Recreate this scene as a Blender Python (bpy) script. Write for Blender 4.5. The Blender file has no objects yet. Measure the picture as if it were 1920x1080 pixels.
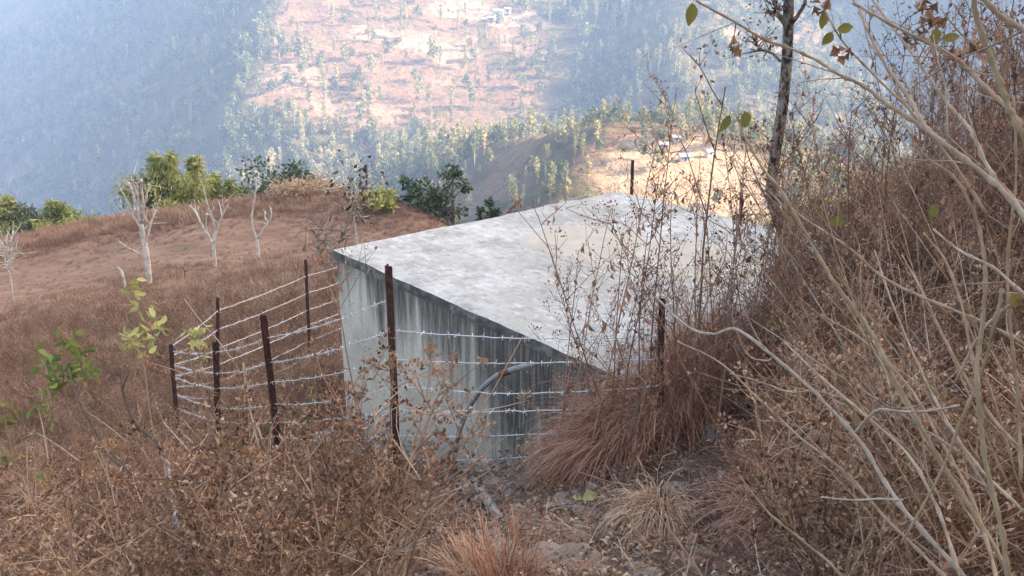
import bpy, math, random
import numpy as np
from mathutils import Vector, Matrix, Euler
R_ = math.radians
SC = bpy.context.scene
COL = SC.collection

# ------------------------------------------------------------------ camera, sky, sun, exposure
FPX, PITCH = 1844.0, R_(19.0)
CS, SN = math.cos(PITCH), math.sin(PITCH)
cam_d = bpy.data.cameras.new('camera'); cam = bpy.data.objects.new('camera', cam_d); COL.objects.link(cam)
cam_d.sensor_width = 36; cam_d.lens = 36 * FPX / 1920
cam_d.clip_start = 0.05; cam_d.clip_end = 6000
cam.location = (0, 0, 0); cam.rotation_euler = (R_(90) - PITCH, 0, 0)
SC.camera = cam

SUN_EL, SUN_AZ = R_(27), R_(83)          # azimuth clockwise from +Y
SUNV = Vector((math.sin(SUN_AZ) * math.cos(SUN_EL), math.cos(SUN_AZ) * math.cos(SUN_EL), math.sin(SUN_EL)))
W = bpy.data.worlds.new('World'); SC.world = W; W.use_nodes = True
nt = W.node_tree; nt.nodes.clear()
sky = nt.nodes.new('ShaderNodeTexSky'); sky.sky_type = 'NISHITA'; sky.sun_disc = False
sky.sun_elevation = SUN_EL; sky.sun_rotation = SUN_AZ; sky.air_density = 1.0; sky.dust_density = 4.0; sky.ozone_density = 1.0
bg = nt.nodes.new('ShaderNodeBackground'); bg.inputs['Strength'].default_value = 0.125
wo = nt.nodes.new('ShaderNodeOutputWorld')
nt.links.new(sky.outputs[0], bg.inputs[0]); nt.links.new(bg.outputs[0], wo.inputs[0])
sun_d = bpy.data.lights.new('sun', 'SUN'); sun_d.energy = 3.4; sun_d.angle = R_(0.5); sun_d.color = (1.0, 0.86, 0.70)
sun = bpy.data.objects.new('sun', sun_d); COL.objects.link(sun)
sun.rotation_euler = (-SUNV).to_track_quat('-Z', 'Y').to_euler()
sun.location = (0, 0, 30)
vs = SC.view_settings
vs.view_transform = 'Standard'; vs.look = 'None'; vs.gamma = 1; vs.use_curve_mapping = False
vs.exposure = 2.6
vs.use_white_balance = True; vs.white_balance_temperature = 7900; vs.white_balance_tint = 12   # camera balanced for open shade
HAZE_DENSITY = 0.00045
cy = SC.cycles
cy.use_denoising = True; cy.max_bounces = 5; cy.diffuse_bounces = 3; cy.glossy_bounces = 2
cy.transmission_bounces = 2; cy.volume_bounces = 1; cy.transparent_max_bounces = 8
cy.sample_clamp_indirect = 6.0

# ------------------------------------------------------------------ picture ray helpers (survey only)
def ray(u, v):
    dx = (u - 960) / FPX; dy = (540 - v) / FPX
    return dx, CS + dy * SN, -SN + dy * CS
def P(u, v, y):
    d = ray(u, v); t = y / d[1]
    return Vector((d[0] * t, y, d[2] * t))

# ------------------------------------------------------------------ noise
def _h(ix, iy, s):
    n = (ix.astype(np.int64) * 374761393 + iy.astype(np.int64) * 668265263 + s * 1274126177) & 0x7fffffff
    n = ((n ^ (n >> 13)) * 1103515245) & 0x7fffffff
    n = n ^ (n >> 16)
    return (n % 100003) / 100003.0
def vnoise(x, y, s=0):
    x = np.asarray(x, float); y = np.asarray(y, float)
    ix = np.floor(x); iy = np.floor(y); fx = x - ix; fy = y - iy
    fx = fx * fx * (3 - 2 * fx); fy = fy * fy * (3 - 2 * fy)
    a = _h(ix, iy, s); b = _h(ix + 1, iy, s); c = _h(ix, iy + 1, s); d = _h(ix + 1, iy + 1, s)
    return (a * (1 - fx) + b * fx) * (1 - fy) + (c * (1 - fx) + d * fx) * fy
def fbm(x, y, s=0, o=4):
    r = 0; a = 0.5; t = 0
    for k in range(o):
        r = r + a * vnoise(np.asarray(x) * 2 ** k, np.asarray(y) * 2 ** k, s + k * 17); t += a; a *= 0.5
    return r / t

# ------------------------------------------------------------------ terrain: surveyed points plus an unseen shading hill, smoothed
CP = np.array([
 (0,0,-1.6),(0,1,-1.65),(0,2,-1.85),(0,3,-2.13),(-.05,4,-2.55),(-.15,5,-3.0),(-.25,6,-3.5),(-.4,6.8,-3.85),
 (-1.6,7.9,-4.4),(.2,5.9,-3.2),(.45,5.45,-2.85),(.8,4.9,-2.5),(-.81,6.2,-3.6),(-2.06,7.65,-4.4),(-2.81,8.52,-4.95),(-3.51,9.33,-5.3),
 (-3.43,10.8,-5.4),(-2.7,12.4,-5.55),(-12.3,22,-9.1),(-6.9,12,-6.5),(-2.8,4.5,-3.7),(-1.3,3.6,-2.8),(-2.64,6.5,-4.2),(-.72,4.4,-2.95),
 (-11.7,30,-10.3),(-10.8,34,-10.95),(-9.4,35,-11.05),(-18.4,40,-12.3),(-25.5,47,-13.8),(-18.5,50,-13.4),(-9.7,46,-11.2),(-4,41,-10.8),
 (-6.65*.62,22,-7.0),(-4.9,28,-8.2),(-3.7,16,-6.0),(-12.9,26,-9.3),(-7.3,19,-7.4),(-6.3,14,-6.5),(-4.3,13.5,-5.75),
 (1.2,4.9,-2.5),(1.25,5.5,-2.42),(2.07,6.5,-2.4),(3.3,7.2,-2.25),(2.5,4.5,-1.9),(2.0,4.5,-2.05),(1.35,2.2,-1.6),(1.14,3.4,-2.15),(.4,3.8,-2.45),(.65,3,-2.1),
 (4,5,-1.2),(6,5,0.2),(6.2,8,-.6),(5.5,10,-2.3),(4.2,8,-1.75),(8,15,-3.6),(10.2,15,-3.4),(6.5,10,-2.3),(14,20,-5.5),(8.3,12,-2.2),(17,17,4),(10,0,4.5),(3,0,-.6),(2,0,-1.1),(5,0,.8),(-3,0,-2.6),(-8,0,-5),(-8,5,-5.3),(-15,10,-8),(-15,0,-8),
 (0,-5,.5),(5,-5,3),(-8,-5,-3),(1.1,10.4,-3.9),(3.0,9.0,-3.2),(1.4,11.5,-4.0),(2.3,9.8,-3.7),(2,14,-5),(5,14,-3.6),(0,20,-7.2),(5,25,-9),(-1,30,-9.6),
 (3,40,-15),(-30,62,-22),(-18,66,-23),(-8,62,-21),(0,60,-24),(15,40,-15),(12.5,25,-8.5),(16.5,25,-7),(20,40,-13),(30,60,-14),(27,25,7),(22,12,9),(34,40,6),(50,60,10),(30,20,16),(25,0,16),(15,0,8),
 (45,40,22),(68,67,43),(60,52,38),(70,40,44),(60,0,46),(100,60,52),(100,0,66),(50,25,34),(85,85,30),(40,-30,30),(60,-60,40),(0,-60,22),(0,-20,6),(130,30,60),  # unseen hill to the right, shaped to put the foreground in shade
 (-60,50,-24),(-40,30,-16),(-60,0,-22),(-60,-60,-15),(-35,90,-45),(0,95,-46),(35,95,-30),(0,140,-85),(-80,120,-75),(60,140,-60),(90,120,-22),(50,100,-42),(62,120,-52),(45,78,-27),(57,92,-26),(-120,60,-60),
 (110,150,-40),(150,110,15),(-140,-60,-50),(0,-150,60),(150,-100,70),(-150,0,-70),(-60,160,-95),
], float)
CC = 0.7
def _phi(d2): return np.sqrt(d2 + CC * CC)
_n = len(CP)
_A = np.zeros((_n + 3, _n + 3))
_A[:_n, :_n] = _phi((CP[:, None, 0] - CP[None, :, 0]) ** 2 + (CP[:, None, 1] - CP[None, :, 1]) ** 2) - np.eye(_n) * 0.05
_A[:_n, _n] = 1; _A[:_n, _n + 1:] = CP[:, :2]; _A[_n:, :_n] = _A[:_n, _n:].T
_wt = np.linalg.solve(_A, np.concatenate([CP[:, 2], np.zeros(3)]))
def G0(x, y):
    x = np.asarray(x, float); y = np.asarray(y, float); sh = x.shape
    xf = x.ravel(); yf = y.ravel(); out = np.empty(xf.shape)
    for i in range(0, len(xf), 20000):
        a = xf[i:i + 20000]; b = yf[i:i + 20000]
        out[i:i + 20000] = _phi((a[:, None] - CP[None, :, 0]) ** 2 + (b[:, None] - CP[None, :, 1]) ** 2) @ _wt[:_n] + _wt[_n] + _wt[_n + 1] * a + _wt[_n + 2] * b
    return out.reshape(sh)
def G(x, y):
    x = np.asarray(x, float); y = np.asarray(y, float)
    r = np.hypot(x, y)
    z = G0(x, y)
    z = z + (fbm(x * 1.1, y * 1.1, 3, 4) - .5) * 0.16 * np.clip(1.4 - r / 25, .15, 1)
    z = z + (fbm(x * .16, y * .16, 9, 3) - .5) * np.clip((r - 9) / 25, 0, 1) * 0.9
    z = z + (fbm(x * .03, y * .03, 5, 3) - .5) * np.clip((r - 60) / 60, 0, 1) * 8
    return z
def g(x, y): return float(G(np.array([x]), np.array([y]))[0])
def gp(u, v, lo=1.5, hi=70):
    ys = np.geomspace(lo, hi, 400); d = ray(u, v)
    z = G(ys * d[0] / d[1], ys); dz = ys * d[2] / d[1] - z
    k = np.argmax(dz < 0)
    if dz[k] >= 0: k = len(ys) - 1
    y = ys[k]
    return Vector((d[0] / d[1] * y, y, z[k]))

def smin(a, b, k): 
    h = np.clip(.5 + .5 * (b - a) / k, 0, 1); return b * (1 - h) + a * h - k * h * (1 - h)
def smax(a, b, k): return -smin(-a, -b, k)
def H(x, y):
    x = np.asarray(x, float); y = np.asarray(y, float)
    w1 = (fbm(x * .008, y * .008, 21, 4) - .5); w2 = (fbm(x * .03, y * .03, 23, 4) - .5)
    xw = x + w1 * 26; 
    left = -30 + .72 * (xw + 151) + .52 * (y - 644)
    left = smax(left, -168 + .50 * (x + 330) + .50 * (y - 640), 12)
    cen = -30 - .10 * (xw + 151) + .45 * (y - 644)
    hill = smin(left, cen, 8)
    rt = smin(-93 + .62 * (xw - 44) + .33 * (y - 550), -58 - .35 * (x - 92) + .40 * (y - 560), 8)
    rt2 = smin(-140 + .62 * (xw - 66) + .36 * (y - 430), -110 - .35 * (x - 108) + .40 * (y - 430), 8)
    back = -52 + .48 * (x - 105) + .5 * (y - 800)
    far_r = -75 - .05 * (x - 230) + .34 * (y - 560)
    hill = smax(hill, rt, 6); hill = smax(hill, rt2, 6); hill = smax(hill, smin(back, far_r + 60, 10), 8)
    hill = hill + w1 * 13 + w2 * 7
    hill = np.where(hill > 40, 40 + (hill - 40) * .15, hill); hill = np.minimum(hill, 66)
    valley = -135 - 75 * np.clip((-140 - x) / 80, 0, 1)
    hill = smax(hill, valley + w1 * 10, 10)
    kn = smin(smin(-45.5 + .20 * (y - 262), -44 - .25 * (y - 268), 3), smin(-44 + .62 * (x - 27), -44 - .42 * (x - 52), 4), 4) + w2 * 3.0
    return smax(hill, kn, 4)
def hp(u, v, lo=150, hi=1100):
    ys = np.linspace(lo, hi, 1200); d = ray(u, v)
    z = H(ys * d[0] / d[1], ys); dz = ys * d[2] / d[1] - z
    k = int(np.argmax(dz < 0)); 
    if dz[k] >= 0: return None
    y = ys[k]
    return Vector((d[0] / d[1] * y, y, z[k]))

# ------------------------------------------------------------------ materials
def new_mat(name):
    m = bpy.data.materials.new(name); m.use_nodes = True
    n = m.node_tree; n.nodes.clear()
    o = n.nodes.new('ShaderNodeOutputMaterial'); b = n.nodes.new('ShaderNodeBsdfPrincipled')
    b.inputs['Roughness'].default_value = .85; b.inputs['Specular IOR Level'].default_value = .25
    n.links.new(b.outputs[0], o.inputs[0])
    return m, n, b, o
def ramp(n, stops, fac):
    r = n.nodes.new('ShaderNodeValToRGB'); e = r.color_ramp.elements
    while len(e) > 1: e.remove(e[0])
    e[0].position = stops[0][0]; e[0].color = (*stops[0][1], 1)
    for p, c in stops[1:]:
        k = e.new(p); k.color = (*c, 1)
    n.links.new(fac, r.inputs[0]); return r.outputs[0]
def noise(n, scale, detail=5, rough=.6, vec=None, coord='Object', stretch=None):
    t = n.nodes.new('ShaderNodeTexNoise'); t.inputs['Scale'].default_value = scale
    t.inputs['Detail'].default_value = detail; t.inputs['Roughness'].default_value = rough
    if vec is None:
        tc = n.nodes.new('ShaderNodeTexCoord'); vec = tc.outputs[coord]
    if stretch:
        mp = n.nodes.new('ShaderNodeMapping'); mp.inputs['Scale'].default_value = stretch
        n.links.new(vec, mp.inputs[0]); vec = mp.outputs[0]
    n.links.new(vec, t.inputs['Vector']); return t.outputs['Fac']
def math_n(n, op, a, b=None, c=None):
    m = n.nodes.new('ShaderNodeMath'); m.operation = op; m.use_clamp = False
    for i, q in enumerate((a, b, c)):
        if q is None: continue
        if isinstance(q, (int, float)): m.inputs[i].default_value = q
        else: n.links.new(q, m.inputs[i])
    return m.outputs[0]
def mixc(n, fac, a, b, mode='MIX'):
    m = n.nodes.new('ShaderNodeMix'); m.data_type = 'RGBA'; m.blend_type = mode
    for s, q in ((m.inputs[0], fac), (m.inputs[6], a), (m.inputs[7], b)):
        if isinstance(q, (int, float)): s.default_value = q
        elif isinstance(q, tuple): s.default_value = (*q, 1)
        else: n.links.new(q, s)
    return m.outputs[2]
def mrange(n, v, a, b, c=0., d=1., smooth=True):
    m = n.nodes.new('ShaderNodeMapRange'); m.interpolation_type = 'SMOOTHSTEP' if smooth else 'LINEAR'
    n.links.new(v, m.inputs[0])
    for i, q in enumerate((a, b, c, d)): m.inputs[i + 1].default_value = q
    return m.outputs[0]
def bump(n, b, h, strength=.4, dist=.02):
    k = n.nodes.new('ShaderNodeBump'); k.inputs['Strength'].default_value = strength; k.inputs['Distance'].default_value = dist
    n.links.new(h, k.inputs['Height']); n.links.new(k.outputs[0], b.inputs['Normal'])
def leafy(name, stops, trans=.25, rough=.7, island=True, obj=.5, spec=.2):
    """leaf colour varies leaf by leaf and plant by plant"""
    m, n, b, o = new_mat(name)
    ge = n.nodes.new('ShaderNodeNewGeometry'); oi = n.nodes.new('ShaderNodeObjectInfo')
    f = math_n(n, 'ADD', math_n(n, 'MULTIPLY', ge.outputs['Random Per Island'], 1 - obj), math_n(n, 'MULTIPLY', oi.outputs['Random'], obj))
    c = ramp(n, stops, f); n.links.new(c, b.inputs['Base Color'])
    b.inputs['Roughness'].default_value = rough; b.inputs['Specular IOR Level'].default_value = spec
    if trans:
        t = n.nodes.new('ShaderNodeBsdfTranslucent'); n.links.new(c, t.inputs[0])
        x = n.nodes.new('ShaderNodeMixShader'); x.inputs[0].default_value = trans
        n.links.new(b.outputs[0], x.inputs[1]); n.links.new(t.outputs[0], x.inputs[2]); n.links.new(x.outputs[0], o.inputs[0])
    return m
def barky(name, a, b_, scale=30, stretch=(1, 1, .25), bstr=.5, bd=.01, lo=.35, hi=.65):
    m, n, b, o = new_mat(name)
    f = noise(n, scale, 5, .65, stretch=stretch)
    n.links.new(ramp(n, [(lo, a), (hi, b_)], f), b.inputs['Base Color']); bump(n, b, f, bstr, bd)
    return m
M = {}
M['dry_leaf'] = leafy('dry_leaf', [(0, (0.065, 0.033, 0.024)), (.3, (0.178, 0.093, 0.062)), (.55, (0.343, 0.193, 0.123)), (.8, (0.592, 0.386, 0.253)), (1, (0.718, 0.610, 0.451))], .25, obj=.4)
M['red_leaf'] = leafy('red_leaf', [(0, (0.062, 0.034, 0.025)), (.4, (0.175, 0.094, 0.062)), (.75, (0.400, 0.219, 0.138)), (1, (0.650, 0.425, 0.275))], .25, obj=.4)
M['fine_leaf'] = leafy('fine_leaf', [(0, (0.149, 0.075, 0.053)), (.5, (0.359, 0.179, 0.113)), (1, (0.628, 0.374, 0.239))], .3)
M['stem_brown'] = leafy('stem_brown', [(0, (0.115, 0.067, 0.048)), (.5, (0.299, 0.178, 0.121)), (1, (0.598, 0.425, 0.299))], 0)
M['stem_dark'] = leafy('stem_dark', [(0, (0.077, 0.046, 0.037)), (.6, (0.209, 0.127, 0.094)), (1, (0.418, 0.275, 0.198))], 0)
M['straw'] = leafy('straw', [(0, (.34, .20, .125)), (.5, (.56, .38, .25)), (1, (.73, .58, .43))], .2, obj=.2)
M['umbel'] = leafy('umbel', [(0, (0.200, 0.097, 0.052)), (.5, (0.420, 0.235, 0.127)), (1, (0.640, 0.428, 0.276))], .25, obj=.3)
M['red_grass'] = leafy('red_grass', [(0, (.20, .082, .050)), (.45, (.43, .20, .125)), (.85, (.62, .36, .24)), (1, (.70, .50, .36))], .2, obj=.2)
M['field_grass'] = leafy('field_grass', [(0, (.15, .085, .06)), (.4, (.30, .175, .12)), (.7, (.45, .29, .20)), (.88, (.56, .42, .28)), (1, (.60, .50, .33))], .2, obj=.6)
M['green_leaf'] = leafy('green_leaf', [(0, (.10, .15, .035)), (.6, (.20, .26, .07)), (1, (.36, .36, .12))], .35, obj=.1)
M['yellow_leaf'] = leafy('yellow_leaf', [(0, (.36, .36, .10)), (1, (.60, .56, .25))], .3, obj=.1)
M['olive_leaf'] = leafy('olive_leaf', [(0, (.16, .15, .05)), (.6, (.24, .22, .06)), (1, (.28, .15, .07))], .35, obj=.1)
M['bamboo_leaf'] = leafy('bamboo_leaf', [(0, (0.150, 0.190, 0.062)), (.5, (0.354, 0.380, 0.129)), (1, (0.707, 0.625, 0.242))], .3, obj=.2)
M['dark_leaf'] = leafy('dark_leaf', [(0, (0.039, 0.070, 0.039)), (.6, (0.098, 0.140, 0.073)), (1, (0.194, 0.247, 0.129))], .2, obj=.2)
M['shrub_leaf'] = leafy('shrub_leaf', [(0, (0.048, 0.072, 0.038)), (.6, (0.112, 0.136, 0.072)), (1, (0.304, 0.320, 0.192))], .2, obj=.2)
M['brush_twig'] = leafy('brush_twig', [(0, (.07, .045, .035)), (1, (.17, .11, .08))], 0, obj=.3)
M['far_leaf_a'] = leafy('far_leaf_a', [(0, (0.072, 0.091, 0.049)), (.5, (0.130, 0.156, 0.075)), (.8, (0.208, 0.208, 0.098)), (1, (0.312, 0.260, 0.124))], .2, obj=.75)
M['far_leaf_b'] = leafy('far_leaf_b', [(0, (0.138, 0.162, 0.085)), (.5, (0.242, 0.259, 0.132)), (1, (0.433, 0.356, 0.171))], .2, obj=.75)  # paler leaf, brightened to make the sunlit wood look lit
M['far_leaf_c'] = leafy('far_leaf_c', [(0, (0.130, 0.098, 0.052)), (.5, (0.208, 0.156, 0.078)), (1, (0.260, 0.143, 0.078))], .2, obj=.75)
M['far_trunk'] = barky('far_trunk', (.20, .17, .14), (.38, .34, .29), 3)
M['bark_white'] = barky('bark_white', (.24, .20, .17), (.68, .64, .58), 9, (1, 1, .5), .3, .01, .30, .55)
M['bark_mottled'] = barky('bark_mottled', (.04, .032, .026), (.34, .29, .24), 30, (1, 1, .6), .9, .014, .44, .64)
M['bark_grey'] = barky('bark_grey', (.16, .125, .10), (.36, .30, .25), 40, (1, 1, .2), .3, .004)
M['shrub_pale'] = barky('shrub_pale', (.26, .18, .12), (.47, .365, .275), 28, (1, 1, .3), .3, .003)
M['shrub_tan'] = barky('shrub_tan', (.22, .135, .085), (.40, .28, .19), 28, (1, 1, .3), .3, .003)
M['shrub_grey'] = barky('shrub_grey', (.27, .21, .165), (.44, .365, .30), 36, (1, 1, .3), .3, .003)
M['shrub_olive'] = barky('shrub_olive', (.19, .125, .07), (.34, .25, .155), 28, (1, 1, .3), .3, .003)
M['twig_dark'] = barky('twig_dark', (.055, .036, .028), (.14, .095, .075), 40, (1, 1, .3), .3, .003)
M['twig_white'] = barky('twig_white', (.12, .10, .09), (.40, .36, .32), 24, (1, 1, .35), .3, .003, .40, .60)
M['rust'] = barky('rust', (.035, .017, .014), (.13, .055, .038), 45, (1, 1, .5), .5, .003)
def simple(name, col, rough=.6, metal=0., var=.15, sc=12, bs=.15, bd=.004):
    m, n, b, o = new_mat(name)
    f = noise(n, sc, 4)
    n.links.new(ramp(n, [(.3, tuple(c * (1 - var) for c in col)), (.7, tuple(min(1, c * (1 + var)) for c in col))], f), b.inputs['Base Color'])
    b.inputs['Roughness'].default_value = rough; b.inputs['Metallic'].default_value = metal
    if bs: bump(n, b, f, bs, bd)
    return m
M['galv'] = simple('galvanised_wire', (.62, .62, .62), .45, .25, .1, 60, 0)
M['pipe'] = simple('grey_pipe', (.29, .285, .28), .45, 0, .12, 14)
M['pipe_end'] = simple('rusty_clamp', (.22, .09, .05), .7)
M['plastic'] = simple('crumpled_plastic', (.50, .47, .46), .4, 0, .25, 10)
M['house_wall'] = simple('house_wall', (.42, .36, .30), .9, 0, .1, 1)
M['house_wall_white'] = simple('house_wall_white', (.50, .47, .43), .9, 0, .06, 1)
M['tin_roof'] = simple('tin_roof', (.36, .34, .33), .5, .2, .2, 1)
M['blue_tarp'] = simple('blue_tarp', (.16, .22, .38), .5, 0, .2, 2)
M['dark_open'] = simple('dark_opening', (.06, .05, .045), .8, 0, .1, 2)
M['soil_bare'] = simple('bare_soil', (.16, .105, .075), .95, 0, .3, 8, .5, .02)

def rock_mat(name, a, b_):
    m, n, b, o = new_mat(name)
    f = noise(n, 14, 6, .7); f2 = noise(n, 60, 3)
    c = ramp(n, [(.3, a), (.62, b_)], f); c = mixc(n, .25, c, ramp(n, [(.35, (.3, .28, .26)), (.65, (.75, .7, .66))], f2), 'MULTIPLY')
    n.links.new(c, b.inputs['Base Color']); bump(n, b, f, .6, .01); return m
M['rock'] = rock_mat('grey_rock', (.20, .165, .135), (.40, .345, .295))
M['rock_brown'] = rock_mat('brown_rock', (.19, .14, .105), (.36, .28, .22))

def mk_roof():
    m, n, b, o = new_mat('weathered_roof_concrete')
    big = noise(n, .8, 4, .6); mid = noise(n, 3.2, 8, .75); fine = noise(n, 24, 6, .75); st = noise(n, 7, 8, .78, stretch=(.8, 2.6, 1)); blot = noise(n, 9, 6, .7)
    c = ramp(n, [(.36, (.35, .335, .305)), (.48, (.49, .475, .44)), (.60, (.63, .615, .575))], mid)
    c = mixc(n, mrange(n, big, .47, .60, 0, .7), c, (.37, .345, .30))
    c = mixc(n, mrange(n, st, .52, .62, 0, .60), c, (.74, .725, .685))
    c = mixc(n, mrange(n, blot, .52, .64, 0, .52), c, (.28, .265, .235))
    c = mixc(n, mrange(n, fine, .57, .70, 0, .6), c, (.20, .19, .165))
    c = mixc(n, mrange(n, fine, .30, .40, .6, 0), c, (.70, .685, .65))
    n.links.new(c, b.inputs['Base Color']); b.inputs['Roughness'].default_value = .95; b.inputs['Specular IOR Level'].default_value = .1
    bump(n, b, math_n(n, 'ADD', mid, math_n(n, 'MULTIPLY', fine, .6)), .8, .02); return m
M['roof'] = mk_roof()
def mk_patch():
    m, n, b, o = new_mat('beige_cement_patch')
    mid = noise(n, 5, 6, .7); fine = noise(n, 30, 5, .7)
    c = ramp(n, [(.3, (.43, .375, .30)), (.7, (.55, .49, .41))], mid)
    c = mixc(n, mrange(n, fine, .55, .75, 0, .5), c, (.36, .34, .32))
    n.links.new(c, b.inputs['Base Color']); bump(n, b, mid, .5, .01); return m
M['patch'] = mk_patch()
def mk_wall(edge=False):
    m, n, b, o = new_mat('streaked_wall_concrete' if not edge else 'slab_edge_concrete')
    tc = n.nodes.new('ShaderNodeTexCoord'); sp = n.nodes.new('ShaderNodeSeparateXYZ'); n.links.new(tc.outputs['Object'], sp.inputs[0])
    z = sp.outputs[2]; x = sp.outputs[0]
    st = noise(n, 1, 6, .7, stretch=(13, 13, .55)); st2 = noise(n, 1, 5, .7, stretch=(26, 26, 1.6)); blot = noise(n, 2.2, 6, .65); fine = noise(n, 40, 4)
    c = ramp(n, [(.3, (.46, .405, .325)), (.52, (.60, .535, .44)), (.75, (.68, .615, .52))], blot)
    c = mixc(n, mrange(n, st2, .55, .75, 0, .30), c, (.58, .57, .54))
    c = mixc(n, mrange(n, fine, .4, .7, 0, .25), c, (.25, .25, .24))
    c = mixc(n, mrange(n, st, .60, .74, 0, .35), c, (.38, .30, .22))
    # run-off stains hang from the top edge, stronger towards the buried end
    depth = math_n(n, 'MULTIPLY', z, -1.0)                       # metres below the slab
    reach = math_n(n, 'ADD', math_n(n, 'MULTIPLY', mrange(n, x, -.2, .9), .62), math_n(n, 'MULTIPLY', st, 1.9))
    lowf = noise(n, 1, 4, .6, stretch=(3.2, 3.2, .25))
    reach = math_n(n, 'ADD', reach, math_n(n, 'MULTIPLY', lowf, 1.7)); reach = math_n(n, 'SUBTRACT', reach, 1.82)
    stain = mrange(n, math_n(n, 'SUBTRACT', depth, reach), -.05, .65, .93, 0)
    stain = math_n(n, 'MULTIPLY', stain, mrange(n, st2, .42, .68, 1., .60))
    c = mixc(n, stain, c, (.050, .047, .043))
    c = mixc(n, math_n(n, 'MULTIPLY', mrange(n, math_n(n, 'ADD', depth, math_n(n, 'MULTIPLY', blot, .8)), 1.55, 2.2), .7), c, (.20, .145, .10))
    pit = noise(n, 16, 7, .8); c = mixc(n, mrange(n, pit, .56, .68, 0, .55), c, (.15, .14, .12))
    n.links.new(c, b.inputs['Base Color']); b.inputs['Roughness'].default_value = .92
    bump(n, b, math_n(n, 'ADD', blot, fine), .4, .008); return m
M['wall'] = mk_wall()
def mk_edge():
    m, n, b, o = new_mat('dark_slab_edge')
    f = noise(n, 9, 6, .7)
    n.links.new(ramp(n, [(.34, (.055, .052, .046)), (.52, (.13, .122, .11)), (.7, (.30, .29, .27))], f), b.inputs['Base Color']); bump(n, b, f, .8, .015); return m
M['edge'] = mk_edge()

def mk_ground():
    m, n, b, o = new_mat('dry_hillside_ground')
    at = n.nodes.new('ShaderNodeAttribute'); at.attribute_name = 'field'
    ap = n.nodes.new('ShaderNodeAttribute'); ap.attribute_name = 'path'
    a1 = noise(n, 2.5, 8, .7); a2 = noise(n, 18, 6, .75); a3 = noise(n, .35, 6, .65); a4 = noise(n, 1.3, 6, .7, stretch=(.5, 1.6, 1))
    soil = ramp(n, [(.3, (.085, .055, .040)), (.5, (.165, .105, .075)), (.68, (.27, .185, .135))], a1)
    soil = mixc(n, mrange(n, a2, .52, .68, 0, .6), soil, (.26, .17, .11))
    path = ramp(n, [(.3, (.11, .078, .060)), (.7, (.23, .17, .135))], a2)
    soil = mixc(n, ap.outputs['Fac'], soil, path)
    fld = ramp(n, [(.30, (.18, .105, .070)), (.48, (.27, .155, .105)), (.62, (.34, .21, .14)), (.78, (.37, .26, .17))], a4)
    fld = mixc(n, mrange(n, a3, .48, .68, 0, .55), fld, (.17, .125, .070))
    fld = mixc(n, mrange(n, a2, .5, .72, 0, .35), fld, (.30, .19, .13))
    n.links.new(mixc(n, at.outputs['Fac'], soil, fld), b.inputs['Base Color']); b.inputs['Roughness'].default_value = .97
    bump(n, b, math_n(n, 'ADD', a1, a2), .9, .05); return m
M['ground'] = mk_ground()
def mk_hills():
    m, n, b, o = new_mat('far_hillside')
    at = n.nodes.new('ShaderNodeAttribute'); at.attribute_name = 'bare'
    tn = n.nodes.new('ShaderNodeAttribute'); tn.attribute_name = 'terrace'
    a1 = noise(n, .06, 7, .7); a2 = noise(n, .3, 5, .7)
    wood = ramp(n, [(.3, (.055, .055, .030)), (.55, (.11, .090, .052)), (.75, (.19, .12, .075))], a1)
    bare = ramp(n, [(.28, (.125, .078, .052)), (.5, (.195, .122, .082)), (.72, (.27, .185, .13))], a2)
    a3 = noise(n, .16, 6, .72); a4 = noise(n, .035, 4, .6)
    bare = mixc(n, mrange(n, a3, .50, .62, 0, .75), bare, (.075, .072, .045)); bare = mixc(n, mrange(n, a4, .5, .62, 0, .5), bare, (.13, .105, .07))
    c = mixc(n, at.outputs['Fac'], wood, bare)
    c = mixc(n, math_n(n, 'MULTIPLY', tn.outputs['Fac'], mrange(n, a3, .46, .60, 1, .25)), c, ramp(n, [(.3, (.25, .18, .125)), (.7, (.36, .275, .20))], a2))
    n.links.new(c, b.inputs['Base Color']); b.inputs['Roughness'].default_value = 1; b.inputs['Specular IOR Level'].default_value = 0
    bump(n, b, a2, .8, 2.0); return m
M['hills'] = mk_hills()

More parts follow.
